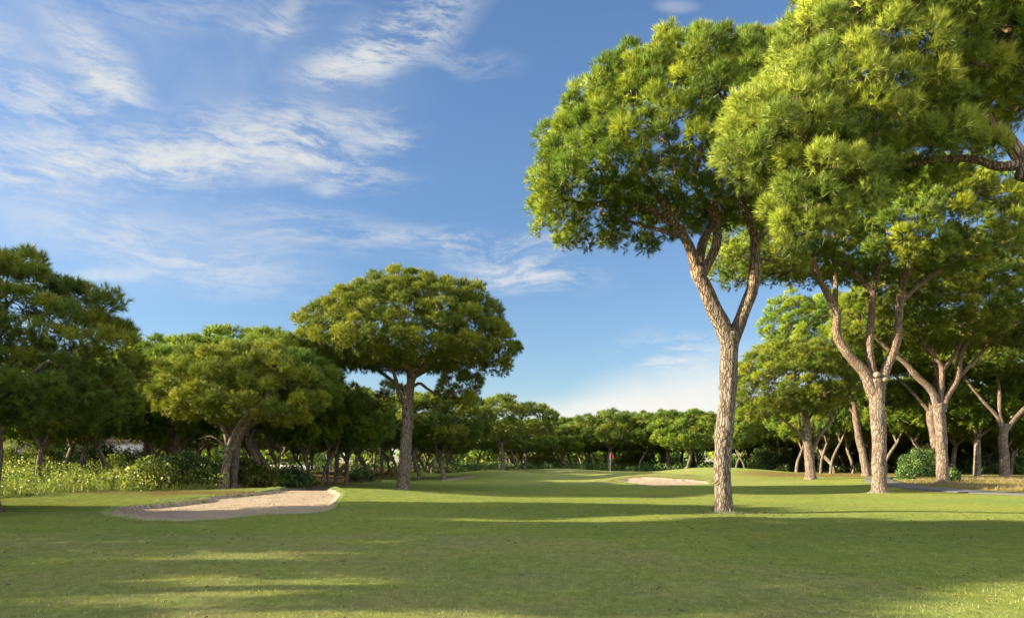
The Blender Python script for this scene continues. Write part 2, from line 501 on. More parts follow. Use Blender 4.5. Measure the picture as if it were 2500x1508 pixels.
BUNK_L = outline([(290, 1261), (350, 1267), (390, 1271), (499, 1270), (597, 1259), (645, 1255), (767, 1251), (812, 1243), (822, 1222),
                  (836, 1204), (815, 1194), (791, 1186), (743, 1185), (670, 1195), (597, 1207), (536, 1212), (426, 1221),
                  (341, 1223), (300, 1233), (262, 1248)], 1.0, lambda q: 0.16 + 0.5 * smooth(np.array((-q[0] - 8.6) / 2.5)) * (0.6 if q[1] < 24 else 0.5))
BUNK_R = outline([(1503, 1173), (1530, 1177), (1560, 1181), (1592, 1184), (1640, 1184), (1700, 1183), (1737, 1180), (1725, 1173),
                  (1680, 1168), (1640, 1166), (1600, 1163.5), (1570, 1162.5), (1530, 1166)], 2.0, lambda q: 0.12)
BUNK_S = outline([(1078, 1173), (1100, 1173), (1135, 1167), (1160, 1163), (1150, 1161), (1120, 1164), (1090, 1168)], 3.0, lambda q: 0.1)


def inside(b, x, y):
    c, A, rr = b
    th = np.arctan2(y - c[1], x - c[0])
    return np.hypot(x - c[0], y - c[1]) / np.interp(th, A, rr)


def terrain(x, y):
    z = hill(x, y)
    z = z - 0.16 * smooth((1.02 - inside(BUNK_L, x, y)) / 0.16)
    z = z - 0.20 * smooth((1.03 - inside(BUNK_R, x, y)) / 0.14)
    return z


def tz(x, y):
    return float(terrain(np.array([x]), np.array([y]))[0])


def axis(lo, a, b, hi, st):
    mid = np.arange(a, b, st)
    def grow(v, lim, sgn):
        out, s = [], st
        while (v - lim) * sgn < 0:
            s *= 1.16
            v += s * sgn
            out.append(v)
        return out
    return np.array(grow(a, lo, -1)[::-1] + list(mid) + grow(mid[-1], hi, 1))


# fairway edge (world), litter and dry patches: soft shapes on the ground surface
FE = np.array([ground_at(*p) for p in [(0, 1303), (500, 1306), (1000, 1303), (1400, 1312), (1750, 1375), (2050, 1402), (2350, 1470), (2500, 1500)]])


def ground():
    X = axis(-900, -38, 48, 900, 0.32)
    Y = axis(-120, 3, 92, 1500, 0.22)
    x, y = np.meshgrid(X, Y)
    x, y = x.ravel(), y.ravel()
    z = terrain(x, y)
    for bk in (BUNK_L, BUNK_R, BUNK_S):
        z = z - 0.09 * smooth((0.985 - inside(bk, x, y)) / 0.05)
    V = np.stack([x, y, z], 1)
    nx, ny = len(X), len(Y)
    i = np.arange(nx * ny).reshape(ny, nx)
    Q = np.stack([i[:-1, :-1].ravel(), i[:-1, 1:].ravel(), i[1:, 1:].ravel(), i[1:, :-1].ravel()], 1)
    # nearer than the edge curve = mown fairway
    rat = np.array([f[0] / f[1] for f in FE])
    eY = np.interp(x / np.maximum(y, 1), rat, FE[:, 1])
    fair = smooth((eY - y) / 1.2 + 0.5)
    fair = np.maximum(fair, 0.8 * smooth((y - 44) / 8) * smooth((x + 6) / 8) * smooth((26 - x) / 8) * smooth((110 - y) / 20))
    dry = G(x, y, 1.5, 37, 7, 1.3, 0.55) + G(x, y, -6, 38.6, 2.6, 1.6, 0.6)
    dry += G(x, y, 16, 33, 7, 5, 0.40) + G(x, y, 33, 42, 6.5, 5.5, 1.0) + G(x, y, 45, 45, 12, 8, 1.0) + G(x, y, 26.5, 37, 2.0, 3, 0.8)
    dry += G(x, y, 27, 62, 8, 5, 0.5) + G(x, y, 5.2, 21.8, 1.3, 0.9, 0.3) + 0.9 * smooth((inside(BUNK_R, x, y) * -1 + 1.25) / 0.2)
    dry += 0.75 * smooth((-x - 11) / 4) * smooth((y - (27.0 + 0.0 * x)) / 3)
    dry += 0.5 * smooth((-inside(BUNK_L, x, y) + 1.16) / 0.12)
    lit = G(x, y, 28, 66, 5.5, 3.2, 1.0) + G(x, y, -13.0, 30.5, 3.2, 0.8, 0.9) + G(x, y, -6.5, 35.8, 2.2, 0.6, 0.8) + G(x, y, 44, 64, 6, 3, 0.8)
    lit += 0.85 * smooth((-x - 9) / 5) * smooth((y - 39) / 6)
    lit += 0.8 * smooth((x - 30) / 6) * smooth((y - 66) / 8) + 0.8 * smooth((y - 104) / 8)
    lit += 1.2 * smooth((-inside(BUNK_R, x, y) + 1.20) / 0.08) * smooth((y - 51.5) / 2)
    o = mesh_obj('ground', V, [Q], M['turf'], None, {'fair': fair, 'dry': np.clip(dry, 0, 1.2), 'litter': np.clip(lit, 0, 1.2)}, True)
    tag(o, kind='structure')


ground()


def sand(b, name, label):
    c, A, rr = b
    na, nr = 720, 44
    a = A[:-1]
    V = [[c[0], c[1]]]
    for k in range(1, nr + 1):
        f = (k / nr) ** 0.8
        V += [[c[0] + math.cos(t) * r * f, c[1] + math.sin(t) * r * f] for t, r in zip(a, rr[:-1])]
    V = np.array(V)
    ins = inside(b, V[:, 0], V[:, 1])
    z = terrain(V[:, 0], V[:, 1]) + 0.025 - 0.045 * smooth((ins - 0.975) / 0.025)
    for i in range(len(V)):
        z[i] += 0.02 * mnoise.noise(Vector((V[i, 0] * 1.7, V[i, 1] * 1.7, 4))) + 0.012 * mnoise.noise(Vector((V[i, 0] * 6, V[i, 1] * 6, 2)))
    V = np.column_stack([V, z])
    j = np.arange(na)
    k = (j + 1) % na
    T = np.stack([np.zeros(na, int), 1 + j, 1 + k], 1)
    Q = np.concatenate([np.stack([1 + r * na + j, 1 + (r + 1) * na + j, 1 + (r + 1) * na + k, 1 + r * na + k], 1) for r in range(nr - 1)])
    o = mesh_obj(name, V, [T, Q], M['sand'], None, None, True)
    tag(o, label, 'bunker', kind='structure')


sand(BUNK_L, 'sand_bunker', 'long pale sand bunker left of the lone pine in the middle')
sand(BUNK_R, 'sand_bunker', 'oval sand bunker under the green mound behind the tall pine trunk')
sand(BUNK_S, 'sand_bunker', 'thin dark sliver of sand bunker right of the lone middle pine')


def path():
    pts = np.array([(34.5, 25.0), (29.0, 29.5), (25.6, 34.0), (24.6, 38.0), (24.8, 43.0), (26.2, 49.0), (28.6, 54.5), (32.2, 58.5), (37.5, 61.0), (46, 62.0), (60, 60.0)])
    P = resample(np.column_stack([pts, np.zeros(len(pts))]), 0.4)[:, :2]
    T = unit(np.gradient(P, axis=0))
    N = np.column_stack([-T[:, 1], T[:, 0]])
    V = []
    for p, n in zip(P, N):
        for w in (-1.0, -.93, -0.4, 0.4, .93, 1.0):
            q = p + n * w
            V.append((q[0], q[1], tz(q[0], q[1]) + (0.05 if abs(w) < .99 else -0.05)))
    n = len(P)
    Q = [(i * 6 + k, i * 6 + k + 1, (i + 1) * 6 + k + 1, (i + 1) * 6 + k) for i in range(n - 1) for k in range(5)]
    tag(mesh_obj('cart_path', V, [Q], M['asphalt'], None, None, True), 'grey asphalt cart path curving behind the right pines', 'path', kind='structure')


path()


# ---------------------------------------------------------------- trees
def tufts(C, D, n, L, w, spread, rng, hue=None, shoot=0.6):
    """needle bundles: n thin needles round each axis D starting near C"""
    N = len(C)
    C = np.repeat(C, n, 0)
    D = np.repeat(D, n, 0)
    s = rng.random((N * n, 1)) * shoot
    d = unit(D + spread * rng.normal(size=(N * n, 3)) * (0.6 + 0.5 * (1 - s)))
    base = C + D * L * s
    side = unit(np.cross(d, rng.normal(size=(N * n, 3)))) * (w / 2)
    Ln = L * (0.7 + 0.5 * rng.random((N * n, 1)))
    V = np.stack([base - side, base + side, base + d * Ln], 1).reshape(-1, 3)
    T = np.arange(N * n * 3).reshape(-1, 3)
    h = np.repeat(hue if hue is not None else rng.random(N), n)
    a = np.clip(h * 0.72 + 0.24 * rng.random(N * n), 0, 0.96)
    a[rng.random(N * n) < 0.012] = 1.0
    return V, T, np.repeat(a, 3)


def poisson(P, d, rng, Nrm=None):
    keep = []
    arr = np.empty((0, 3))
    for i in rng.permutation(len(P)):
        if len(arr) == 0 or np.min(np.sum((arr - P[i]) ** 2, 1)) > d * d:
            keep.append(i)
            arr = np.vstack([arr, P[i]])
    return np.array(keep)


# detail levels: puff spacing, puff radius, bundles per puff, needles per bundle, needle length, width
LOD = {'hero': (0.52, 0.37, 66, 26, 0.19, 0.011), 'near': (0.45, 0.33, 84, 22, 0.155, 0.0085), 'mid': (0.72, 0.50, 78, 22, 0.22, 0.0165),
       'wide': (0.90, 0.60, 74, 20, 0.25, 0.022), 'far': (0.94, 0.63, 60, 14, 0.30, 0.044), 'cast': (1.3, 1.0, 30, 6, 0.6, 0.12)}


def puffs_on(lobes, pd, rng, under=0.5, inner=True):
    P, Nn = [], []
    for k, (cx, cy, cz, rx, ry, ru, rd) in enumerate(lobes):
        area = 4 * np.pi * ((rx * ry + rx * ru + ry * ru) / 3)
        for shell, dens in ((0.93, 1.0), (0.66, 0.9)) if inner else ((0.93, 1.0),):
            m = int(area * shell * shell / (pd * pd) * 5 * dens) + 8
            u = unit(rng.normal(size=(m, 3)))
            keep = (u[:, 2] > (-0.2 if shell > .8 or inner == 2 else 0.42)) | (rng.random(m) < under * (1 if shell > .8 else .5))
            u = u[keep]
            rz = np.where(u[:, 2] > 0, ru, rd)
            sc = shell * (0.86 + 0.20 * rng.random(len(u)))
            p = np.stack([cx + u[:, 0] * rx * sc, cy + u[:, 1] * ry * sc, cz + u[:, 2] * rz * sc], 1)
            ok = np.ones(len(p), bool)
            for j, (ax, ay, azz, bx, by, bu, bd) in enumerate(lobes):
                if j == k: continue
                dz = p[:, 2] - azz
                e = ((p[:, 0] - ax) / bx) ** 2 + ((p[:, 1] - ay) / by) ** 2 + (dz / np.where(dz > 0, bu, bd)) ** 2
                ok &= e > 0.62
            P.append(p[ok])
            nn = unit(u * np.array([1 / rx, 1 / ry, 1 / max(ru, .1)]))
            nn[:, 2] = np.maximum(nn[:, 2], -0.15)
            Nn.append(unit(nn)[ok])
    P, Nn = np.concatenate(P), np.concatenate(Nn)
    k = poisson(P, pd, rng)
    return P[k], Nn[k]


def grow(limbs, puffs, Nrm, g, rmin, sides, rng, rk=1.0):
    """attach every puff of foliage to the limb skeleton with a curved branch"""
    nodes, dirs, path_of, idx_of, plen = [], [], [], [], []
    paths = []
    for L in limbs:
        P = L
        pi = len(paths)
        paths.append({'P': P, 'parent': None, 'n': 0})
        T = unit(np.gradient(P, axis=0))
        for i in range(len(P)):
            if pi == 0 and i < len(P) * 0.75: continue
            nodes.append(P[i]); dirs.append(T[i]); path_of.append(pi); idx_of.append(i); plen.append(0.0)
    nodes, dirs = list(nodes), list(dirs)
    A = np.array(nodes); D = np.array(dirs); PL = np.array(plen)
    PO, IO = list(path_of), list(idx_of)
    near = np.array([np.min(np.sum((A - p) ** 2, 1)) for p in puffs])
    c0 = A[:, :2].mean(0)
    nl = len(limbs)
    for k in np.argsort(near):
        p = puffs[k] - Nrm[k] * 0.12
        v = p - A
        d = np.linalg.norm(v, axis=1)
        hrq = np.linalg.norm(A[:, :2] - c0, axis=1)
        hrp = np.linalg.norm(p[:2] - c0)
        cost = d * (1 + 0.5 * (1 - np.sum(v * D, 1) / (d + 1e-6))) + 0.9 * np.maximum(0, -v[:, 2]) + 0.6 * np.maximum(0, hrq - hrp) + 0.22 * PL
        q = int(np.argmin(cost))
        dd = d[q]
        n = max(3, int(dd / 0.35) + 1)
        t = np.linspace(0, 1, n)[:, None]
        ctrl = A[q] + D[q] * dd * 0.45 + rng.normal(size=3) * dd * 0.09
        P = (1 - t) ** 2 * A[q] + 2 * (1 - t) * t * ctrl + t * t * p
        P[1:-1] += rng.normal(size=(n - 2, 3)) * 0.035
        pi = len(paths)
        paths.append({'P': P, 'parent': PO[q], 'n': 1})
        T = unit(np.gradient(P, axis=0))
        cum = PL[q] + np.linspace(0, dd, n)
        A = np.vstack([A, P[1:]]); D = np.vstack([D, T[1:]]); PL = np.concatenate([PL, cum[1:]])
        PO += [pi] * (n - 1)
    for pi in range(len(paths) - 1, nl - 1, -1):
        pr = paths[pi]['parent']
        if pr is not None and pr >= nl: paths[pr]['n'] += paths[pi]['n']
    for pt in paths[nl:]:
        r0 = max(rmin, (0.013 * math.sqrt(pt['n']) + 0.004) * rk)
        g.tube(pt['P'], np.linspace(r0, max(rmin * 0.6, r0 * 0.35), len(pt['P'])), sides, cap=False)


def make_crown(root, lobes, lod, rng, mat, limbs=None, g=None, under=0.5, inner=True, rk=1.0, name='crown', twigs=0, extra=None):
    pd, pr, nt, nn, L, w = LOD[lod]
    P, Nr = puffs_on(lobes, pd, rng, under, inner)
    if extra is not None:
        P = np.vstack([P, extra]); Nr = np.vstack([Nr, np.tile([0, 0, 1.0], (len(extra), 1))])
    if g is not None:
        grow(limbs, P, Nr, g, {'near': .006, 'hero': .009, 'mid': .014, 'wide': .018}.get(lod, .03), 5 if lod in ('near', 'hero') else 4 if lod != 'far' else 3, rng, rk)
    m = len(P)
    prr = pr * (0.7 + 0.6 * rng.random(m))
    C = np.repeat(P, nt, 0)
    N2 = np.repeat(Nr, nt, 0)
    d = unit(rng.normal(size=(m * nt, 3)) + 0.75 * N2 + np.array([0, 0, 0.45]))
    rr = np.repeat(prr, nt)[:, None]
    pos = C + d * rr * (0.45 + 0.55 * rng.random((m * nt, 1))) * np.array([1, 1, 0.85])
    ax = unit(d + 0.5 * rng.normal(size=d.shape) + np.array([0, 0, 0.55]))
    hue = np.clip(np.repeat(0.15 + 0.6 * rng.random(m), nt) + 0.30 * rng.random(m * nt), 0, 1)
    V, T, A = tufts(pos, ax, nn, L, w, 0.50, rng, hue)
    gg = Geo()
    gg.add(V, None, T, A, np.repeat(unit(d + 0.25 * N2 + 0.2 * rng.normal(size=d.shape)), nn * 3, 0))
    if twigs:                                     # pinkish candles on the shoot tips
        sel = rng.random(len(pos)) < twigs
        b = pos[sel] + ax[sel] * L * 0.5
        up = unit(ax[sel] + np.array([0, 0, 1.2]))
        V, T, A = tufts(b, up, 3, L * 0.75, w * 1.9, 0.05, rng, None, 0.1)
        gg.add(V, None, T, np.full(len(V), 1.0))
    return gg.build(name, mat, root, attr=True)


def empty(name, loc, rz=0.0, sc=1.0):
    o = bpy.data.objects.new(name, None)
    COL.objects.link(o)
    o.empty_display_size = 0.5
    o.location = loc
    o.rotation_euler = (0, 0, rz)
    o.scale = (sc, sc, sc)
    return o


def tree_from_photo(px, Y, label, trunk, limbs, lobes, lod, seed, mat='needle', bark='bark', sides=28, under=0.5, rk=1.0, group=None, twigs=0, inner=True):
    """trunk / limbs: points (px, py, dY) with start and end radius, turned into metres at the tree's own depth"""
    rng = np.random.default_rng(seed)
    X = (px - PX0) / F * Y
    base = np.array([X, Y, tz(X, Y)])
    root = empty('pine_tree', base)
    tag(root, label, 'pine tree', group)

    def w(p):
        d = Y + (p[2] if len(p) > 2 else 0)
        return np.array([(p[0] - PX0) / F * d, d, CZ + (HZ - p[1]) / F * d]) - base
    g = Geo()
    pts = [w(p) for p in trunk[0]]
    pts[0][2] = -0.25
    P = resample(pts, 0.14)
    zz = P[:, 2]
    rad = np.linspace(trunk[1], trunk[2], len(P)) * (1 + 0.12 * np.exp(-np.maximum(zz, 0) / 0.4) + 0.16 * np.exp(-np.maximum(zz, 0) / 0.09))
    g.tube(P, rad, sides, 0.11, seed)
    ls = [P]
    for pl, r0, r1 in limbs:
        Q = resample([w(p) for p in pl], 0.2)
        g.tube(Q, np.linspace(r0, r1, len(Q)), max(8, sides // 2), 0.12, seed + 1)
        ls.append(Q)
    lb = []
    for (lx, ly, dy, rx, ry, ru, rd) in lobes:       # lobe centre in photo px + depth offset, radii in metres
        c = w((lx, ly, dy))
        lb.append((c[0], c[1], c[2], rx, ry, ru, rd))
    make_crown(root, lb, lod, rng, M[mat], ls, g, under, inner, rk, twigs=twigs)
    g.build('trunk', M[bark], root, smooth=True)
    return root, w


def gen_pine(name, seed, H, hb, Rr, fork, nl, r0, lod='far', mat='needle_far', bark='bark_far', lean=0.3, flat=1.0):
    rng = np.random.default_rng(seed)
    root = empty(name, (0, 0, 0))
    lx, ly = rng.normal(size=2) * lean
    P = resample([(0, 0, -0.3), (lx * 0.2, ly * 0.2, fork * 0.45), (lx, ly, fork)], 0.4)
    g = Geo()
    rad = np.linspace(r0, r0 * 0.78, len(P))
    rad[0] *= 1.25
    g.tube(P, rad, 10, 0.1, seed)
    ls = [P]
    a0 = rng.random() * 6.28
    for k in range(nl):
        a = a0 + k * 6.283 / nl + rng.normal() * 0.3
        o = np.array([math.cos(a), math.sin(a)])
        rr = Rr * (0.35 + 0.25 * rng.random())
        z1 = hb + (H - hb) * (0.25 + 0.25 * rng.random())
        b = P[-1]
        q = [b, b + np.array([o[0] * rr * 0.35, o[1] * rr * 0.35, (z1 - fork) * 0.38]), b + np.array([o[0] * rr * 0.55, o[1] * rr * 0.6, (z1 - fork) * 0.7]),
             np.array([b[0] + o[0] * rr, b[1] + o[1] * rr, z1])]
        Q = resample(q, 0.4)
        g.tube(Q, np.linspace(r0 * 0.66, r0 * 0.25, len(Q)), 7, 0.1, seed)
        ls.append(Q)
    lb = [(lx, ly, hb + (H - hb) * 0.28, Rr, Rr, (H - hb) * 0.72, (H - hb) * 0.26)]
    for k in range(4):
        a = rng.random() * 6.28
        q = Rr * 0.62
        lb.append((lx + math.cos(a) * q, ly + math.sin(a) * q, hb + (H - hb) * (0.3 + 0.25 * rng.random()), Rr * 0.5, Rr * 0.5, (H - hb) * 0.42, (H - hb) * 0.24))
    make_crown(root, lb, lod, rng, M[mat], ls, g, 0.35, lod != 'far')
    g.build('trunk', M[bark], root, smooth=True)
    return root


def dup(src, loc, rz, sc, label, cat, group=None):
    o = src.copy()
    COL.objects.link(o)
    o.location = loc
    o.rotation_euler = (0, 0, rz)
    o.scale = sc if isinstance(sc, tuple) else (sc, sc, sc)
    o['label'], o['category'] = label, cat
    if group: o['group'] = group
    elif 'group' in o.keys(): del o['group']
    for ch in list(src.children):
        c = ch.copy()
        COL.objects.link(c)
        c.parent = o
    return o


# ================================================================ the big pines
# tall pine right of the middle
tree_from_photo(1767, 21.4, 'tall forked pine on the lawn, nearest full trunk, its broad crown against blue sky',
    ([(1767, 1255), (1766, 1200), (1763, 1150), (1768, 1056), (1777, 960), (1781, 870), (1783, 812)], 0.25, 0.27),
    [([(1778, 835), (1762, 790), (1745, 760), (1722, 705), (1706, 672), (1702, 655)], .26, .215),
     ([(1706, 680), (1685, 606, -.1), (1657, 559, -.3), (1628, 512, -.5), (1605, 474, -.7), (1581, 436, -.8), (1556, 395, -1), (1530, 350, -1.2)], .17, .05),
     ([(1706, 680), (1730, 640, .1), (1748, 600, .1), (1751, 559, 0), (1742, 521, -.2), (1718, 488, -.5), (1694, 441, -.9), (1699, 410, -1.2), (1715, 350, -1.4)], .17, .06),
     ([(1744, 530, 0), (1746, 488, .1), (1751, 427, .2), (1760, 340, .2), (1770, 250, .3)], .11, .04),
     ([(1706, 665, .1), (1712, 610, .6), (1730, 560, 1.0), (1770, 515, 1.5), (1808, 474, 2.0), (1840, 440, 2.6)], .17, .05),
     ([(1786, 835), (1806, 785), (1822, 745), (1838, 700), (1843, 640), (1845, 585, -.1)], .22, .15),
     ([(1845, 590, -.1), (1833, 549, -.2), (1812, 497, -.4), (1807, 450, -.6), (1830, 400, -.8), (1850, 330, -.9)], .13, .05),
     ([(1845, 590, -.1), (1862, 570, -.3), (1888, 548, -.6), (1899, 510, -.8), (1902, 440, -1)], .12, .05),
     ([(1640, 535, -.4), (1655, 500, -.2), (1652, 440, 0), (1640, 380, .3)], .07, .03),
     ([(1655, 575, -.1), (1610, 561, .3), (1563, 549, .8), (1515, 533, 1.3), (1470, 520, 1.8)], .08, .03),
     ([(1640, 550, -.3), (1600, 521, 0), (1553, 502, .1), (1506, 488, .2), (1435, 497, .3), (1400, 490, .3)], .08, .03)],
    [(1685, 470, -.1, 4.7, 3.8, 4.35, .3), (1850, 300, .6, 2.2, 2.2, 2.6, .8), (1430, 530, 1.8, 1.75, 2.0, 1.8, .7), (1560, 560, 2.6, 1.9, 1.2, 1.3, .5), (1600, 310, -.6, 2.2, 2.0, 2.0, .5),
     (1490, 400, -.2, 2.1, 2.0, 2.0, .6)],
    'hero', 11, sides=36, twigs=.05, under=.12, inner=False)

# lone pine in the middle
r_mid, w_mid = tree_from_photo(983, 40.6, 'lone umbrella pine standing in the middle of the fairway with a straight thick trunk',
    ([(983, 1197), (987, 1150), (991, 1084), (994, 1030), (996, 975), (999, 940)], .355, .30),
    [([(1000, 960), (1004, 930), (1014, 912), (1030, 895), (1050, 860), (1070, 820)], .26, .06),
     ([(1000, 955), (1000, 915, .4), (990, 870, .8), (985, 800, 1.0)], .2, .06),
     ([(1010, 925), (990, 880, -.8), (950, 850, -1.8), (900, 840, -2.6)], .16, .05),
     ([(1010, 920), (1060, 880, -1), (1120, 860, -1.8), (1180, 850, -2)], .15, .05),
     ([(1010, 920), (1080, 885, 1.5), (1150, 870, 2.4)], .13, .05),
     ([(990, 990), (980, 975), (972, 955), (966, 925, -.4), (950, 880, -1)], .16, .07),
     ([(1006, 945), (1025, 935), (1045, 950, .1), (1075, 963, .2), (1120, 955, .3)], .10, .04),
     ([(985, 985), (965, 975, .3), (945, 968, .6)], .05, .03),
     ([(985, 950), (900, 890, 1.5), (830, 880, 2.5), (790, 870, 2.8)], .13, .04)],
    [(990, 850, 0, 6.3, 5.4, 3.9, 1.1), (782, 880, .5, 1.75, 2.4, 1.6, 1.3), (1205, 858, .3, 1.5, 2.4, 1.3, 1.1), (1122, 950, .5, 1.25, 1.5, 1.0, .75),
     (948, 968, .7, .7, .9, .5, .4), (890, 800, -1.5, 2.8, 3.0, 2.3, 1.2), (1110, 790, -1, 2.6, 3.0, 2.2, 1.2), (1000, 740, 0, 2.9, 3.2, 1.45, 1.2)],
    'mid', 12, sides=26, under=.5, twigs=.05)

# right hand pines
r3, w3 = tree_from_photo(2147, 36.3, 'pine with a stout three-limbed trunk and two pruning scars beside the cart path bend',
    ([(2147, 1205), (2146, 1150), (2146, 1080), (2143, 1010), (2141, 960), (2138, 925)], .345, .37),
    [([(2140, 985), (2126, 945), (2108, 905), (2067, 860), (2043, 815), (2044, 768, -.2), (2025, 728, -.4), (2000, 680, -.8), (1984, 639, -1.2), (1942, 600, -2)], .30, .09),
     ([(2043, 800, -.1), (2039, 739, 0), (2040, 680, .2), (2034, 630, .2), (2025, 575, .2)], .17, .06),
     ([(2136, 935), (2124, 875), (2122, 830), (2126, 790), (2130, 743), (2134, 701), (2150, 650), (2168, 600)], .23, .09),
     ([(2131, 715, .2), (2100, 680, .4), (2060, 650, .8), (2010, 620, 1.4), (1950, 600, 2)], .13, .06),
     ([(2148, 940), (2165, 895), (2184, 851), (2193, 797), (2197, 735, -.3), (2206, 690, -.8), (2221, 655, -1.4), (2240, 610, -2), (2280, 560, -3)], .27, .10),
     ([(2004, 664, -.8), (1954, 664, -1), (1921, 647, -1.2), (1854, 632, -1.6), (1810, 640, -2)], .09, .035),
     ([(2197, 740, -.3), (2240, 700, .5), (2300, 660, 1.5), (2360, 640, 2.5)], .12, .06)],
    [(2140, 610, 1, 7.4, 6.0, 3.9, .9), (1850, 625, -.8, 2.4, 3, 1.7, 1.25), (2330, 560, -4, 3.4, 2.4, 3.1, 1.5), (2220, 570, -4.5, 1.7, 1.6, 1.6, 1.0), (2000, 560, -1, 3, 3, 2, 1.2), (2430, 540, -3, 2.2, 2.2, 2.3, 1.3)],
    'wide', 13, bark='bark_right', under=.5)
# pruning scars on its fork
for (sx_, sy_, r_) in ((2143, 914, .13), (2162, 925, .12)):
    c = w3((sx_, sy_, -.40))
    g = Geo()
    g.tube([c + np.array([0, .22, 0]), c, c + np.array([0, -.04, .0])], [r_ * 1.15, r_ * 1.1, r_ * .55], 16)
    g.build('pruning_scar', M['wood_cut'], r3)

tree_from_photo(2302, 46.0, 'pine with many spreading upper limbs right of the dark green shrub',
    ([(2302, 1182), (2300, 1140), (2299, 1100), (2297, 1050), (2291, 1000), (2289, 985)], .345, .33),
    [([(2287, 1000), (2280, 964), (2262, 940), (2242, 922), (2209, 885), (2167, 850), (2134, 818), (2095, 780, -.5)], .26, .07),
     ([(2292, 1000), (2296, 956), (2299, 900), (2280, 868), (2259, 847), (2242, 822), (2200, 800)], .22, .06),
     ([(2259, 847), (2255, 810), (2255, 776), (2246, 735), (2240, 690)], .12, .05),
     ([(2296, 940), (2284, 890, .4), (2280, 840, .6), (2278, 797, .8), (2280, 740, 1)], .14, .05),
     ([(2299, 905), (2318, 880), (2334, 862), (2346, 820), (2349, 780), (2362, 750), (2385, 710)], .16, .06),
     ([(2300, 1005), (2310, 972), (2336, 925), (2344, 872), (2358, 840), (2371, 815), (2378, 770), (2400, 720)], .25, .07),
     ([(2338, 925), (2360, 900), (2384, 876), (2409, 839), (2400, 795), (2420, 750)], .15, .05),
     ([(2409, 839), (2430, 820), (2470, 800), (2510, 770)], .08, .04)],
    [(2330, 800, 1, 8.0, 6.5, 4.6, 1.1), (2520, 780, -1.5, 3.6, 3.5, 3.0, 1.5), (2160, 760, -.5, 2.6, 3.4, 2, 1.0)],
    'wide', 14, bark='bark_right', under=.5)

tree_from_photo(2453, 60.0, 'forked pine at the right edge rising from the dry grass bank',
    ([(2453, 1166), (2452, 1120), (2449, 1080), (2451, 1050), (2449, 1035)], .37, .32),
    [([(2445, 1045), (2433, 1015), (2396, 974), (2363, 933), (2340, 890)], .17, .06),
     ([(2449, 1045), (2440, 1010), (2440, 962), (2436, 925), (2430, 870)], .2, .07),
     ([(2455, 1050), (2470, 1030), (2498, 1000), (2540, 960), (2570, 900)], .26, .08)],
    [(2470, 880, 0, 7.6, 6.5, 4.2, 1.2), (2360, 860, 1, 3.6, 3.6, 3, 1.4)], 'wide', 15, mat='needle_far', bark='bark_right', under=.5)

tree_from_photo(1980, 57.0, 'pine with a cluster of thin upright limbs left of the stout three-limbed pine',
    ([(1980, 1170), (1977, 1130), (1973, 1090), (1970, 1040), (1964, 1000)], .40, .26),
    [([(1964, 1005), (1961, 975), (1950, 950), (1930, 925), (1910, 890)], .2, .06),
     ([(1972, 1090), (1963, 1070), (1944, 1050), (1925, 1035), (1908, 1020), (1880, 990)], .15, .05),
     ([(1980, 1110), (1992, 1080), (2006, 1055), (2026, 1032), (2028, 1003), (2016, 975), (2010, 930)], .19, .07),
     ([(1970, 1035), (1982, 1010), (2000, 985), (2020, 950)], .12, .05),
     ([(1973, 1110), (1964, 1080), (1954, 1040), (1950, 1000)], .12, .05)],
    [(1935, 960, 0, 5.2, 5.0, 4.1, 1.5), (1860, 970, -.5, 2.4, 3, 2, 1.8), (2010, 965, -2, 2.4, 2.4, 2.4, 1.3)], 'wide', 16, bark='bark_right', under=.6)

tree_from_photo(2117, 66.0, 'leaning pine between the two big right trunks, its tall crown rising above the left neighbour',
    ([(2117, 1160), (2107, 1110), (2095, 1060), (2088, 1010), (2080, 960)], .36, .26),
    [([(2088, 1010), (2060, 980), (2040, 950), (2010, 900)], .17, .06),
     ([(2080, 965), (2085, 920), (2070, 870), (2060, 800)], .2, .06),
     ([(2082, 970), (2110, 930), (2140, 900), (2160, 850)], .15, .05)],
    [(2045, 850, 0, 6.6, 5.5, 4.9, 2.2), (1935, 800, 0, 2.6, 3.0, 3.0, 2.2), (2130, 880, 1, 3.0, 3.4, 3.4, 1.6)], 'wide', 17, bark='bark_right', under=.6)

tree_from_photo(2290, 64.0, 'curved pine trunk half hidden behind the many-limbed pine',
    ([(2290, 1170), (2287, 1110), (2280, 1060), (2272, 1010), (2278, 960)], .42, .32),
    [([(2274, 1010), (2240, 970), (2200, 930), (2160, 900)], .2, .06), ([(2278, 965), (2290, 910), (2320, 860)], .22, .06)],
    [(2270, 880, 0, 7.0, 6.0, 4.2, 1.0)], 'wide', 18, mat='needle_far', bark='bark_right', under=.5)

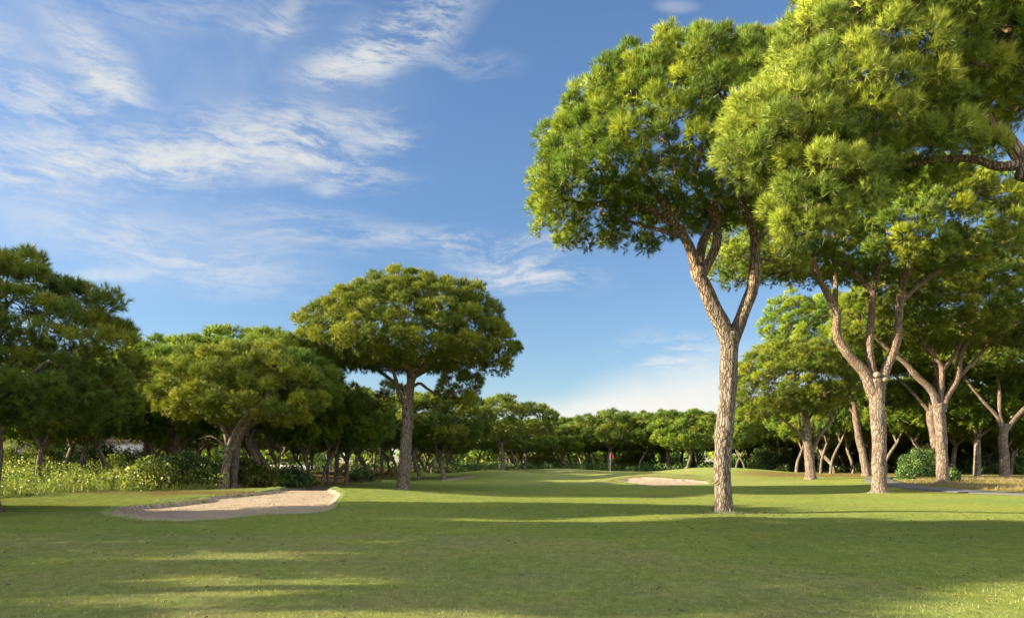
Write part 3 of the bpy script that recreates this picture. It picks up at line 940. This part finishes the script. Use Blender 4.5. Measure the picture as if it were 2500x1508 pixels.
# overhanging pine whose trunk stands outside the picture on the right
r0, w0 = tree_from_photo(2755, 13.6, 'very near overhanging pine foliage filling the top right corner, trunk out of view',
    ([(2755, 1315), (2750, 1000), (2735, 800), (2700, 640), (2680, 580)], .36, .32),
    [([(2690, 610), (2620, 500), (2560, 440), (2500, 395), (2450, 330), (2415, 300)], .21, .11),
     ([(2560, 460), (2525, 432), (2494, 424, -.2)], .15, .125),
     ([(2510, 400), (2440, 408), (2414, 402)], .10, .075),
     ([(2420, 402), (2370, 388), (2300, 388), (2240, 398), (2150, 412), (2080, 416), (2000, 430)], .075, .03),
     ([(2420, 305), (2340, 300), (2260, 315), (2160, 330), (2080, 330), (1960, 350)], .08, .03),
     ([(2430, 320), (2380, 240), (2330, 160), (2260, 60)], .11, .05),
     ([(2700, 640), (2660, 480), (2600, 330), (2500, 150), (2420, 0)], .22, .08),
     ([(2680, 560), (2800, 400), (2950, 250)], .2, .08)],
    [(1902, 340, 0, 1.0, 1.3, .95, .9), (2010, 455, -.2, 1.0, 1.2, .9, .72), (2090, 230, .2, 1.75, 2.0, 1.7, 1.3), (2040, 120, .3, 1.0, 1.5, .9, .9),
     (2190, 350, .1, 1.2, 1.4, .9, .55), (2260, 80, .3, 2.4, 2.4, 2.4, 1.9), (2400, 240, .6, 1.4, 1.6, 1.1, .65), (2090, 390, .5, 1.0, 1.2, .8, .6),
     (2480, 60, .2, 2.4, 2.4, 2.6, 1.5), (2230, -150, .6, 2.2, 2.2, 2.4, 1.2), (2500, -250, .6, 4.2, 3.6, 2.6, 1.2), (2900, -60, 0, 3.6, 3.6, 3.2, 1.2),
     (1985, 530, -.3, .5, .6, .4, .36), (2340, 395, .3, .7, .9, .35, .3)],
    'near', 19, mat='needle_near', bark='bark', sides=24, under=.75, twigs=.04)

# left hand pines
tree_from_photo(-30, 22.8, 'large dark shaded pine filling the left edge, crown sloping down to the right',
    ([(-30, 1215), (-26, 1150), (-20, 1080), (-25, 1000)], .34, .28),
    [([(-25, 1010), (40, 950), (110, 910), (190, 880), (260, 850)], .18, .05), ([(-25, 1010), (-60, 930), (-20, 850), (10, 780)], .2, .06),
     ([(-25, 1005), (60, 930, -2), (120, 880, -3)], .15, .05), ([(-25, 1005), (30, 900, 2), (120, 820, 3)], .15, .05)],
    [(-90, 905, 0, 5.3, 3.3, 4.1, 1.0), (130, 830, -.3, 2.3, 2.4, 1.9, 1.4), (215, 880, .3, 1.6, 1.9, 1.25, .7), (60, 960, -.3, 3.0, 2.6, 1.6, .8),
     (0, 740, 0, 2.0, 2.2, 1.25, 1.3), (275, 840, 0, .7, 1.0, .6, .45)],
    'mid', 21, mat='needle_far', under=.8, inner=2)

tree_from_photo(545, 34.0, 'broad low pine behind the long bunker, grey shaded trunk, crown top lit yellow green',
    ([(545, 1196), (549, 1160), (554, 1125), (559, 1085)], .20, .18),
    [([(557, 1095), (553, 1065), (540, 1035), (520, 1000)], .17, .06), ([(561, 1095), (575, 1072), (590, 1045), (620, 1010), (650, 970)], .2, .06),
     ([(550, 1088), (535, 1075), (518, 1065), (500, 1066), (485, 1072)], .07, .03), ([(559, 1090), (565, 1040, 1), (580, 980, 2)], .17, .06),
     ([(559, 1090), (580, 1040, -1), (610, 1000, -2)], .15, .05)],
    [(580, 985, .4, 3.8, 3.0, 2.9, .8), (685, 980, 0, 2.1, 2.1, 1.8, .9), (460, 955, .2, 1.9, 2.0, 1.6, .8)], 'mid', 22, mat='needle', under=.8)

tree_from_photo(577, 36.5, 'dark curved pine trunk right behind the grey trunk of the broad low pine',
    ([(570, 1190), (574, 1140), (580, 1090), (590, 1060), (606, 1040)], .17, .14),
    [([(600, 1045), (640, 1020), (690, 1000)], .18, .06), ([(604, 1042), (610, 990), (640, 930)], .18, .06)],
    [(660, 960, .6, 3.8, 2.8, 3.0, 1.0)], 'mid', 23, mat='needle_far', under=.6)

tree_from_photo(431, 43.0, 'pine with a dark thick trunk rising behind the big dark bush, flat lit crown',
    ([(431, 1180), (431, 1120), (428, 1060), (426, 1020)], .36, .3),
    [([(430, 1090), (450, 1075), (475, 1060), (490, 1030)], .12, .05), ([(426, 1030), (400, 990), (370, 960)], .2, .06), ([(426, 1030), (450, 980), (480, 930)], .2, .06)],
    [(450, 950, 0, 4.3, 4.2, 2.9, 1.3)], 'wide', 24, mat='needle', under=.6)


# ---------------------------------------------------------------- patterns of the smaller wood pines, each used first where it stands
protos = [gen_pine('pine_tree', 101, 8.2, 3.6, 3.5, 2.4, 3, .20), gen_pine('pine_tree', 102, 7.6, 3.0, 3.9, 1.8, 3, .22, lean=.6),
          gen_pine('pine_tree', 103, 8.8, 4.2, 3.2, 3.2, 2, .18, lean=.8), gen_pine('pine_tree', 104, 7.2, 3.3, 4.2, 2.6, 4, .23),
          gen_pine('pine_tree', 105, 8.0, 3.8, 3.0, 2.8, 2, .16, lean=1.0)]
PH = [8.2, 7.6, 8.8, 7.2, 8.0]
used = [False] * 5
prng = random.Random(5)


def place(k, X, Y, H, label, group=None, rz=None, wide=1.0):
    s = H / PH[k]
    rz = prng.random() * 6.28 if rz is None else rz
    loc = (X, Y, tz(X, Y))
    sc = (s * wide, s * wide, s)
    if not used[k]:
        used[k] = True
        o = protos[k]
        o.location, o.rotation_euler, o.scale = loc, (0, 0, rz), sc
        tag(o, label, 'pine tree', group)
        return o
    return dup(protos[k], loc, rz, sc, label, 'pine tree', group)


def at_px(k, px, Y, H, label, group=None, rz=None, wide=1.0):
    return place(k, (px - PX0) / F * Y, Y, H, label, group, rz, wide)


taken = [(-18.9, 25.5), (-13.7, 33), (-14.4, 36.5), (-20.7, 43)]
# trees that can be told apart: (kind, px of the trunk foot, distance, height, label, width factor)
SINGLES = [
    (2, 656, 44, 8.0, 'slender pine leaning right beside the dark low bush behind the bunker', 1.0),
    (0, 757, 45, 6.2, 'thin upright pine just left of the paired trunks behind the bunker', .9),
    (4, 786, 46, 6.6, 'left trunk of a pair touching at the foot, behind the long bunker', .9),
    (2, 800, 47, 6.4, 'right, curved one of two trunks touching at the foot behind the long bunker', .8),
    (1, 818, 49, 6.2, 'pine bowing at its foot beside the V forked low pine with bright green dome', .9),
    (3, 845, 50, 6.4, 'low pine with a V fork and bright green dome left of the lone pine', .8),
    (4, 872, 58, 6.8, 'thin straight pine in deep shade between the V forked pine and the lone pine', 1.0),
    (1, 900, 66, 7.8, 'tall domed pine whose dark crown shows between the bunker wood and the lone pine', 1.1),
    (0, 640, 44, 9.4, 'tallest pine of the left wood, sunlit dome peeping over the broad low pine', 1.25),
    (3, 360, 52, 9.2, 'wide sunlit dome just right of the dark pine at the left edge', 1.15),
    (0, 1024, 61, 7.4, 'dark trunk right of the lone pine at the wood edge', 1.1),
    (1, 1083, 60, 7.2, 'short pale trunk under a dense green crown right of the lone pine', 1.1),
    (3, 1229, 80, 8.2, 'forked Y shaped pale pine behind the left green mound', 1.15),
    (4, 1265, 90, 6.5, 'crooked sunlit young pine right of the Y shaped pale pine', .9),
    (1, 1679, 98, 8.2, 'large pale trunked pine behind the mound right of the flag', 1.1),
    (0, 1706, 104, 8.8, 'pine with low side limbs spreading right, just left of the tall pine trunk', 1.1),
    (2, 1796, 88, 7.2, 'small pine on the mound just right of the tall pine trunk', .9),
    (4, 1819, 86, 6.6, 'slim small pine on the mound slope, second right of the tall pine trunk', .9),
    (0, 1944, 84, 9.6, 'slim pink trunk left of the cluster limbed pine', .9),
    (2, 2003, 80, 9.6, 'slim pink trunk right next to the cluster limbed pine', .8),
    (4, 2027, 76, 9.8, 'slim pink trunk leaning left, between cluster limbed pine and stout pine', .8),
    (1, 2037, 82, 9.4, 'stouter knobbly trunk behind the left leaning slim one', .9),
    (0, 2083, 80, 9.2, 'lone straight slim trunk in front of the bright far bushes', .9),
    (2, 2203, 78, 9.8, 'slim dark pine leaning right just right of the stout three-limbed pine', 1.0),
    (4, 2214, 84, 9.2, 'pale slim trunk touching the dark leaning one by the green shrub', .9),
    (3, 2392, 84, 7.4, 'short pale pine with a wide V fork in shade of the right wood', 1.1),
    (1, 2420, 86, 6.8, 'small pale pine leaning left beside the wide V forked one', .9),
    (3, 2468, 74, 6.6, 'small forked pine behind the pine at the right edge', .9),
    (0, 92, 36, 6.4, 'dark thin trunk in the sunny scrub at far left', 1.0),
    (1, 122, 37, 6.0, 'bowed pine with sunlit foot and dark upper trunk in the left scrub', .9),
    (3, 200, 38, 6.2, 'candelabra forked pine in the left scrub before the pinkish roof', .9),
    (2, 258, 40, 6.8, 'straight pine with a sunlit left edge right of the pinkish roof', 1.0),
    (4, 270, 37, 5.4, 'thin crooked sapling in front of the straight pine in the left scrub', .6),
    (1, 342, 42, 6.2, 'short twin stemmed pine behind the light green shrubs', .9),
    (0, 158, 44, 7.0, 'shaded trunk between the bowed pine and the candelabra pine', 1.0),
    (2, 5, 37, 6.6, 'dark trunk at the very left edge of the picture', 1.0),
]
for k, px, Y, H, lab, wd in SINGLES:
    at_px(k, px, Y, H, lab, None, None, wd)
    taken.append(((px - PX0) / F * Y, Y))
taken += [(19.1, 36), (28.5, 46), (42.5, 60), (24.7, 57), (33.7, 66), (39, 64), (-6.4, 40.6)]


def fill(n, xr, yr, hr, gap, label, group, seed, cond=None, wide=1.0):
    rg = random.Random(seed)
    c = tries = 0
    while c < n and tries < n * 60:
        tries += 1
        Y = rg.uniform(*yr)
        X = rg.uniform(*xr)
        if cond and not cond(X, Y): continue
        if any((X - a) ** 2 + (Y - b) ** 2 < gap * gap for a, b in taken): continue
        taken.append((X, Y))
        place(rg.randrange(5), X, Y, rg.uniform(*hr), label, group, rg.random() * 6.28, wide * rg.uniform(.9, 1.1))
        c += 1


fill(46, (-62, -4), (46, 98), (6.0, 8.0), 4.0, 'shaded pine deep in the wood left of the lone pine', 'pines deep in the left wood', 31,
     lambda x, y: -0.82 < x / y < -0.10 and x < -11 and not (x > -18 and y < 62) and not (-.64 < x / y < -.565 and y < 80))
fill(14, (-22, 2), (72, 112), (6.4, 7.8), 4.2, 'dark pine in the wood edge around the Y shaped pale pine', 'pines behind the left green mound', 32,
     lambda x, y: -0.22 < x / y < 0.04 and not (x > -9 and y < 84))
fill(24, (1, 38), (103, 122), (6.4, 9.0), 3.6, 'domed pine in the far row of trees behind the flag', 'far row of pines behind the flag', 33,
     lambda x, y: 0.03 < x / y < 0.33, 1.05)
fill(16, (-4, 44), (124, 142), (8.0, 9.4), 4.4, 'sunlit crown of the second far row behind the flag', 'second far row of pines', 34,
     lambda x, y: -0.02 < x / y < 0.33, 1.1)
fill(80, (26, 96), (66, 125), (8.0, 11.5), 3.7, 'shaded pine deep in the right hand wood', 'pines deep in the right wood', 35,
     lambda x, y: 0.345 < x / y < 0.80 and not (x < 38 and y < 92))


# ---------------------------------------------------------------- scrub, bushes and grasses
def leaf_cloud(C, rad, n, size, rng, up=0.3, elong=1.6):
    """leaves in clumps round the points C: returns a Geo"""
    N = len(C)
    d = unit(rng.normal(size=(N * n, 3)) + np.array([0, 0, up]))
    rr = np.repeat(np.broadcast_to(rad, (N,)), n)[:, None]
    p = np.repeat(C, n, 0) + d * rr * (0.3 + 0.7 * rng.random((N * n, 1)) ** 0.6) * np.array([1, 1, .9])
    a = unit(d + rng.normal(size=d.shape) * 0.8)
    b = unit(np.cross(a, rng.normal(size=d.shape)))
    s = size * (0.6 + 0.8 * rng.random((N * n, 1)))
    V = np.stack([p - a * s * elong / 2, p + b * s / 2, p + a * s * elong / 2, p - b * s / 2], 1).reshape(-1, 3)
    Q = np.arange(N * n * 4).reshape(-1, 4)
    A = np.clip(np.repeat(np.repeat(rng.random(N), n) * .6 + .36 * rng.random(N * n), 4), 0, .96)
    g = Geo()
    g.add(V, Q, None, A, np.repeat(unit(d + .3 * rng.normal(size=d.shape)), 4, 0))
    return g


def bush(px, Y, w, h, label, mat, seed, name='bush', size=.09, n=60, X=None, npf=60):
    rng = np.random.default_rng(seed)
    X = (px - PX0) / F * Y if X is None else X
    z = tz(X, Y)
    root = empty(name, (X, Y, z))
    tag(root, label, name.replace('_', ' '))
    u = unit(rng.normal(size=(npf, 3)))
    u[:, 2] = np.abs(u[:, 2])
    C = u * np.array([w / 2, w / 2.4, h]) * (0.55 + .4 * rng.random((npf, 1)))
    C[:, 2] = np.maximum(C[:, 2], .12)
    leaf_cloud(C, w * .12 + .12, n, size, rng).build('foliage', M[mat], root, attr=True)
    g = Geo()
    for c in C[::3]:
        g.tube([(0.1 * c[0], .1 * c[1], -.1), c * np.array([.4, .4, .55]), c], [.045, .03, .012], 4)
    g.build('stem', M['twig'], root)
    return root


bush(452, 35.5, 3.4, 1.75, 'big dark green bush left of the broad low pine', 'bush_dark', 41, npf=90, n=180, size=.065)
bush(372, 33, 2.6, 1.5, 'light green sunlit bush left of the big dark bush', 'shrub', 42, npf=70, n=80, size=.09)
bush(300, 34, 2.2, .9, 'low yellow green bush at the foot of the crooked sapling', 'shrub', 43, npf=50)
bush(505, 38, 1.9, 1.5, 'bright green bush touching the grey trunk of the broad low pine', 'shrub', 44, npf=50)
bush(640, 41, 2.4, 1.3, 'sunny bush between the grey trunk and the slender leaning pine', 'shrub', 45, npf=60)
bush(705, 43, 3.2, 1.1, 'low dark bush behind the crest of the long bunker', 'bush_dark', 46, npf=70, n=80)
bush(885, 55, 2.6, 1.2, 'low dark bush at the wood edge left of the lone pine', 'bush_dark', 47, npf=50)
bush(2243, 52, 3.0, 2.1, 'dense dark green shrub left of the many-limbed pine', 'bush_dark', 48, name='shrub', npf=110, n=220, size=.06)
bush(2262, 54.5, 2.2, 2.6, 'spiky lighter green shrub leaning on the many-limbed pine', 'shrub', 49, name='shrub', npf=70, n=150, size=.07)
bush(2325, 47, 1.0, .8, 'small dark bush at the right foot of the many-limbed pine', 'bush_dark', 50, npf=24)


BUSHES = [(35, 44, 4.0, 2.3, 'tall sunny yellow green bush at far left behind the dark trunk', 'shrub'),
          (112, 48, 3.6, 2.4, 'tall light green bush between the first two trunks of the left scrub', 'shrub'),
          (175, 52, 4.4, 2.7, 'rounded dark bush below the pinkish roof, left part', 'bush_dark'),
          (240, 47, 4.6, 2.6, 'dark bush right below the pinkish roof', 'bush_dark'),
          (318, 46, 3.4, 2.1, 'feathery light bush right of the straight pine with sunlit edge', 'shrub'),
          (590, 48, 4.2, 1.6, 'yellow green bush between the broad low pine and the slender leaning pine', 'shrub'),
          (1890, 96, 7, 3.8, 'dark round bush beyond the small pines of the mound', 'bush_dark'),
          (1930, 100, 6, 3.0, 'brownish lit bush left of the first slim pink trunk', 'shrub'),
          (2062, 96, 8, 5.2, 'tall bright green bush filling the gap between the slim pink trunks', 'shrub'),
          (2100, 102, 7, 4.2, 'bright green bush just left of the stout pine trunk, far behind', 'shrub'),
          (2185, 92, 7, 5.0, 'tall bright green bush right behind the stout three-limbed pine', 'shrub'),
          (2235, 90, 6.5, 4.6, 'bright leafy bush above the dark green shrub', 'shrub'),
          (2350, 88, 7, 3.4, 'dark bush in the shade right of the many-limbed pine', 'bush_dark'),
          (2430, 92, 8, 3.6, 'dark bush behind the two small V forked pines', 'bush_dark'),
          (1330, 108, 7, 2.6, 'low green bush at the foot of the far row left of the flag', 'shrub'),
          (1545, 112, 7, 3.0, 'lit bush between far trunks right of the flag', 'shrub')]
for i, (px, Y, w_, h_, lab, mt) in enumerate(BUSHES):
    bush(px, Y, w_, h_, lab, mt, 300 + i, npf=90, n=150, size=.07 if Y < 60 else .12)


def scatter(n, xr, yr, rng, cond=None):
    x = rng.uniform(*xr, n)
    y = rng.uniform(*yr, n)
    if cond is not None:
        k = cond(x, y)
        x, y = x[k], y[k]
    return np.column_stack([x, y, terrain(x, y)])


def blades(P, h, w, rng, n=1, spread=.35, hue=None):
    N = len(P) * n
    P = np.repeat(P, n, 0) + np.concatenate([rng.normal(size=(N, 2)) * (0.02 if n > 1 else 0), np.full((N, 1), -.01)], 1)
    d = unit(np.array([0, 0, 1.0]) + spread * rng.normal(size=(N, 3)))
    s = unit(np.column_stack([rng.normal(size=(N, 2)), np.zeros(N)])) * (w / 2)
    hh = h * (0.5 + rng.random((N, 1)))
    V = np.stack([P - s, P + s, P + d * hh], 1).reshape(-1, 3)
    g = Geo()
    hu = rng.random(len(P)) if hue is None else np.repeat(hue, n)
    g.add(V, None, np.arange(N * 3).reshape(-1, 3), np.repeat(np.clip(hu * .6 + .36 * rng.random(len(hu)), 0, .96), 3))
    return g


rng = np.random.default_rng(77)
# scrub under the left wood
def left_ok(x, y):
    r = x / y
    return (r < -0.42) & (y > 27.5 + 9.5 * (r + .73) / .3 * .55) & (y < 56) & (r > -.85)


C = scatter(1500, (-48, -12), (27, 66), rng, left_ok)
hgt = rng.uniform(.2, 1.0, len(C)) * np.clip((C[:, 1] - 26) / 8, .4, 1.7)
C[:, 2] += hgt * .55
g = leaf_cloud(C, .5 + hgt * .3, 120, .065, rng)
P = scatter(26000, (-40, -12), (26.5, 46), rng, left_ok)
b = blades(P, .32, .025, rng, 3, .5)
b2 = b.A
g.add(b.V[0], None, b.T[0], b.A[0])
tag(g.build('scrub', M['shrub'], attr=True), 'sunny yellow green scrub and tall grass under the left trees', 'scrub', kind='stuff')
# undergrowth further back, all along the wood edge
def under_ok(x, y):
    r = x / y
    return ((r < -.10) & (x < -11) & (y > 52)) | ((r < .34) & (y > 96) & (r > -.2)) | ((r > .34) & (y > 92)) | ((r > .56) & (y > 74)) | ((r < -.05) & (r > -.2) & (y > 78))


C = scatter(6500, (-100, 130), (50, 165), rng, under_ok)
C = C[(np.abs(C[:, 0] / C[:, 1]) < .85)]
C = C[~((C[:, 0] < -9) & (C[:, 0] / C[:, 1] > -.45) & (rng.random(len(C)) < .8))]
hgt = rng.uniform(.1, .8, len(C)) * np.clip(C[:, 1] / 100, .5, 1.3)
C[:, 2] += hgt * .6
g = leaf_cloud(C, .7 + hgt * .5, 90, .125, rng)
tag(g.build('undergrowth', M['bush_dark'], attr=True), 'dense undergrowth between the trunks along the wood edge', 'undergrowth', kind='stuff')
# far off woodland closing the horizon
C, D = [], []
for i in range(520):
    a = rng.uniform(-.95, .95)
    y = rng.uniform(150, 230)
    C.append((a * y, y, .3 + rng.uniform(0.5, 9.5) if i % 2 else rng.uniform(.5, 3.5)))
C = np.array(C)
g = leaf_cloud(C, 3.0, 150, .9, rng)
tag(g.build('far_woodland', M['needle_far'], attr=True), 'far-off woodland closing the view behind the pines', 'woodland', kind='stuff')
# the wood outside the picture on the left, which shades the foreground turf
CAST = [(-28, 20.6, 9.4, 3.8, 2.6, 3.4, 3.4), (-22.5, 12.1, 8.9, 5.2, 4.9, 5.0, .6), (-21, 1.0, 6.2, 5.0, 3.9, 2.4, 1.6), (-21.5, 16.4, 5.2, 3.4, 2.0, 1.9, 1.4), (-33, 6.5, 7, 5, 4.5, 2.3, 2),
        (-21, 7.2, 7.4, 2.4, 2.2, 1.8, .1), (-38, 18, 7, 5, 5, 4, 2), (-36, -2, 8, 5, 5, 4, 2), (-20, -6, 5, 4, 4, 3, 2), (-19, 18.6, 3.0, 2.2, 1.7, 1.7, 1.4),
        (-21.5, 13.0, 4.8, 3.0, 1.8, 2.4, 1.5), (-21.5, 9.2, 4.6, 2.6, .3, 2.2, 1.2), (-22.5, 5.6, 4.6, 2.6, .1, 1.6, 1.0)]
pd, pr, nt, nn, L, w = LOD['cast']
P, Nr = puffs_on([c for c in CAST], .95, rng, .8, True)
m = len(P)
d = unit(rng.normal(size=(m * 60, 3)) + .5 * np.repeat(Nr, 60, 0))
pos = np.repeat(P, 60, 0) + d * .6 * (0.3 + .7 * rng.random((m * 60, 1)))
V, T, A = tufts(pos, unit(d + .5 * rng.normal(size=d.shape)), 6, .34, .075, .8, rng)
g = Geo()
g.add(V, None, T, A)
for c in CAST:
    g.tube([(c[0], c[1], -.3), (c[0] + .3, c[1], c[2] * .5), (c[0], c[1], c[2] + 1)], [.3, .26, .15], 8)
tag(g.build('shading_wood', M['needle_far'], attr=True), 'pine wood beyond the left edge that throws its shade over the near turf', 'wood', kind='stuff')

# turf blades near the camera, longer grass round the trunk feet and on the dry bank
P = scatter(420000, (-15, 16), (5.5, 24), rng, lambda x, y: (np.abs(x / y) < .80) & (rng.random(len(x)) < np.clip(9.5 / y, 0, 1) ** 1.6) & (inside(BUNK_L, x, y) > 1.0))
rat = np.array([f[0] / f[1] for f in FE])
isfair = P[:, 1] < np.interp(P[:, 0] / P[:, 1], rat, FE[:, 1])
g = blades(P, .042, .007, rng, 1, .6)
tag(g.build('turf_grass', M['blade'], attr=True), 'short mown grass blades of the near turf', 'grass', kind='stuff')
P = []
for (tx, ty, tr) in ((6.5, 21.4, .42), (19.1, 36.3, .6), (28.5, 46, .6), (-6.4, 40.6, .5), (24.7, 57, .6)):
    a = rng.random(500) * 6.283
    r = tr * .72 + np.abs(rng.normal(size=500)) * .12
    x, y = tx + r * np.cos(a), ty + r * np.sin(a)
    P.append(np.column_stack([x, y, terrain(x, y)]))
# ragged grass lip round the bunkers
for bk, cnt, hh in ((BUNK_L, 5200, 1), (BUNK_R, 2400, 1)):
    c, A_, rr = bk
    a = rng.uniform(-np.pi, np.pi, cnt)
    r = np.interp(a, A_, rr) + np.abs(rng.normal(size=cnt)) * .10 + .02
    x, y = c[0] + r * np.cos(a), c[1] + r * np.sin(a)
    P.append(np.column_stack([x, y, terrain(x, y)]))
g = blades(np.concatenate(P), .08, .012, rng, 2, .45)
tag(g.build('edge_grass', M['blade'], attr=True), 'longer uncut grass round trunk feet and bunker lips', 'grass', kind='stuff')
P = scatter(26000, (25.9, 62), (27, 60), rng, lambda x, y: (x / y < .82) & (x > 26.3 + np.clip(38 - y, 0, 99) * .95) & ((x > 28.5 + (y - 49) * .55) | (y < 49)))
g = blades(P, .20, .022, rng, 3, .4)
tag(g.build('dry_grass', M['dry'], attr=True), 'tall dry straw coloured grass on the bank beyond the cart path', 'grass', kind='stuff')

# ---------------------------------------------------------------- flag, houses, litter
fx, fy = (1489.5 - PX0) / F * 83.0, 83.0
root = empty('golf_flag', (fx, fy, tz(fx, fy)))
tag(root, 'red golf flag on a thin pale pole standing on the green', 'flag')
g = Geo(); g.tube([(0, 0, -.1), (0, 0, 1.1), (0, 0, 2.25)], [.032, .03, .026], 8); g.build('pole', M['pole'], root)
g = Geo(); g.tube([(0, 0, .70), (0, 0, .84)], [.05, .05], 8); g.build('band', M['flag'], root)
V, Q = [], []
nx, nz = 10, 6
for i in range(nx + 1):
    t = i / nx
    for j in range(nz + 1):
        s = j / nz
        zz = 2.24 - .30 * t * (1 - .0 * s) - s * (.42 - .05 * t)
        V.append((.03 + .50 * t * (1 - .25 * (1 - s) * t), .08 * math.sin(t * 6) * t + .05 * t, zz))
for i in range(nx):
    for j in range(nz):
        a = i * (nz + 1) + j
        Q.append((a, a + nz + 1, a + nz + 2, a + 1))
fl = mesh_obj('flag', V, [Q], M['flag'], root, None, True)
sol = fl.modifiers.new('thick', 'SOLIDIFY'); sol.thickness = .01
g = Geo()
zz = np.linspace(0, 2 * np.pi, 24, endpoint=False)
g.tube([(0, 0, .012), (0, 0, .022)], [.054, .054], 20); g.build('cup_rim', M['pole'], root)


def house(px, Y, w, d, h, rh, label, roofm, seed, nwin=3):
    X = (px - PX0) / F * Y
    root = empty('house', (X, Y, tz(X, Y)))
    tag(root, label, 'house')
    g = Geo(); g.box(-w / 2, w / 2, 0, d, -.3, h); g.build('wall', M['white'], root)
    g = Geo()
    e = .35
    g.add([(-w / 2 - e, -e, h - .1), (w / 2 + e, -e, h - .1), (w / 2 + e, d + e, h - .1), (-w / 2 - e, d + e, h - .1), (-w / 2 + d * .3, d / 2, h + rh), (w / 2 - d * .3, d / 2, h + rh)],
          [(0, 1, 5, 4), (2, 3, 4, 5), (3, 2, 1, 0)], [(1, 2, 5), (3, 0, 4)])
    g.build('roof', M[roofm], root)
    for k in range(nwin):
        x = -w / 2 + w * (k + .5) / nwin
        g = Geo(); g.box(x - .55, x + .55, -.05, .05, .9, 2.1); g.build('window', M['glass'], root)


house(232, 78, 6.5, 7, 3.4, 1.9, 'low white house with a pinkish tiled roof behind the left scrub', 'roof', 1, 2)
house(10, 66, 5.0, 6, 3.1, .5, 'white walled house glimpsed at the far left edge', 'white', 2, 1)
# long low white wall seen through the left trunks
X0, X1, Yw = (655 - PX0) / F * 118, (770 - PX0) / F * 118, 118.0
root = empty('garden_wall', ((X0 + X1) / 2, Yw, tz((X0 + X1) / 2, Yw)))
tag(root, 'long low white wall glimpsed through the trunks behind the bunker', 'wall')
g = Geo(); g.box(-(X1 - X0) / 2, (X1 - X0) / 2, 0, .3, -.3, .7); g.build('wall_panel', M['white'], root)
g = Geo(); g.box(-(X1 - X0) / 2 - .1, (X1 - X0) / 2 + .1, -.06, .36, .7, .78); g.build('coping', M['white'], root)

# dead hanging twigs under the crowns of the right wood and small litter on the turf
P = np.array([((rng.uniform(2050, 2140) - PX0) / F * 60, 60 + rng.uniform(-2, 2), CZ + (HZ - rng.uniform(720, 850)) / F * 60) for _ in range(70)])
g = Geo()
for p in P:
    e = p + np.array([-rng.uniform(.6, 1.8), rng.uniform(-.3, .3), rng.uniform(-.5, .5)])
    md = (p + e) / 2 + np.array([0, 0, rng.uniform(.05, .3)])
    g.tube([p, md, e], [.02, .014, .008], 3, cap=False)
lean = [o for o in bpy.data.objects if o.get('label', '').startswith('leaning pine between')][0]
tw = g.build('dead_twigs', M['twig'], lean)
tw.location = -np.array(lean.location)
P = scatter(700, (-12, 15), (6, 34), rng, lambda x, y: (np.abs(x / y) < .76) & (inside(BUNK_L, x, y) > 1.0))
q = rng.normal(size=(160, 2)) * .9 + [6.7, 21.2]
P = np.vstack([P, np.column_stack([q, terrain(q[:, 0], q[:, 1])])])
g = Geo()
for p in P:
    a = rng.random() * 6.28
    l = rng.uniform(.015, .04)
    q = np.array([math.cos(a), math.sin(a), 0]) * l
    g.tube([p + [0, 0, .02], p + q + [0, 0, .03], p + 2 * q + [0, 0, .022]], [.008, .011, .005], 4)
tag(g.build('ground_litter', M['litter']), 'scattered bits of twig and cone lying on the turf', 'litter', kind='stuff')
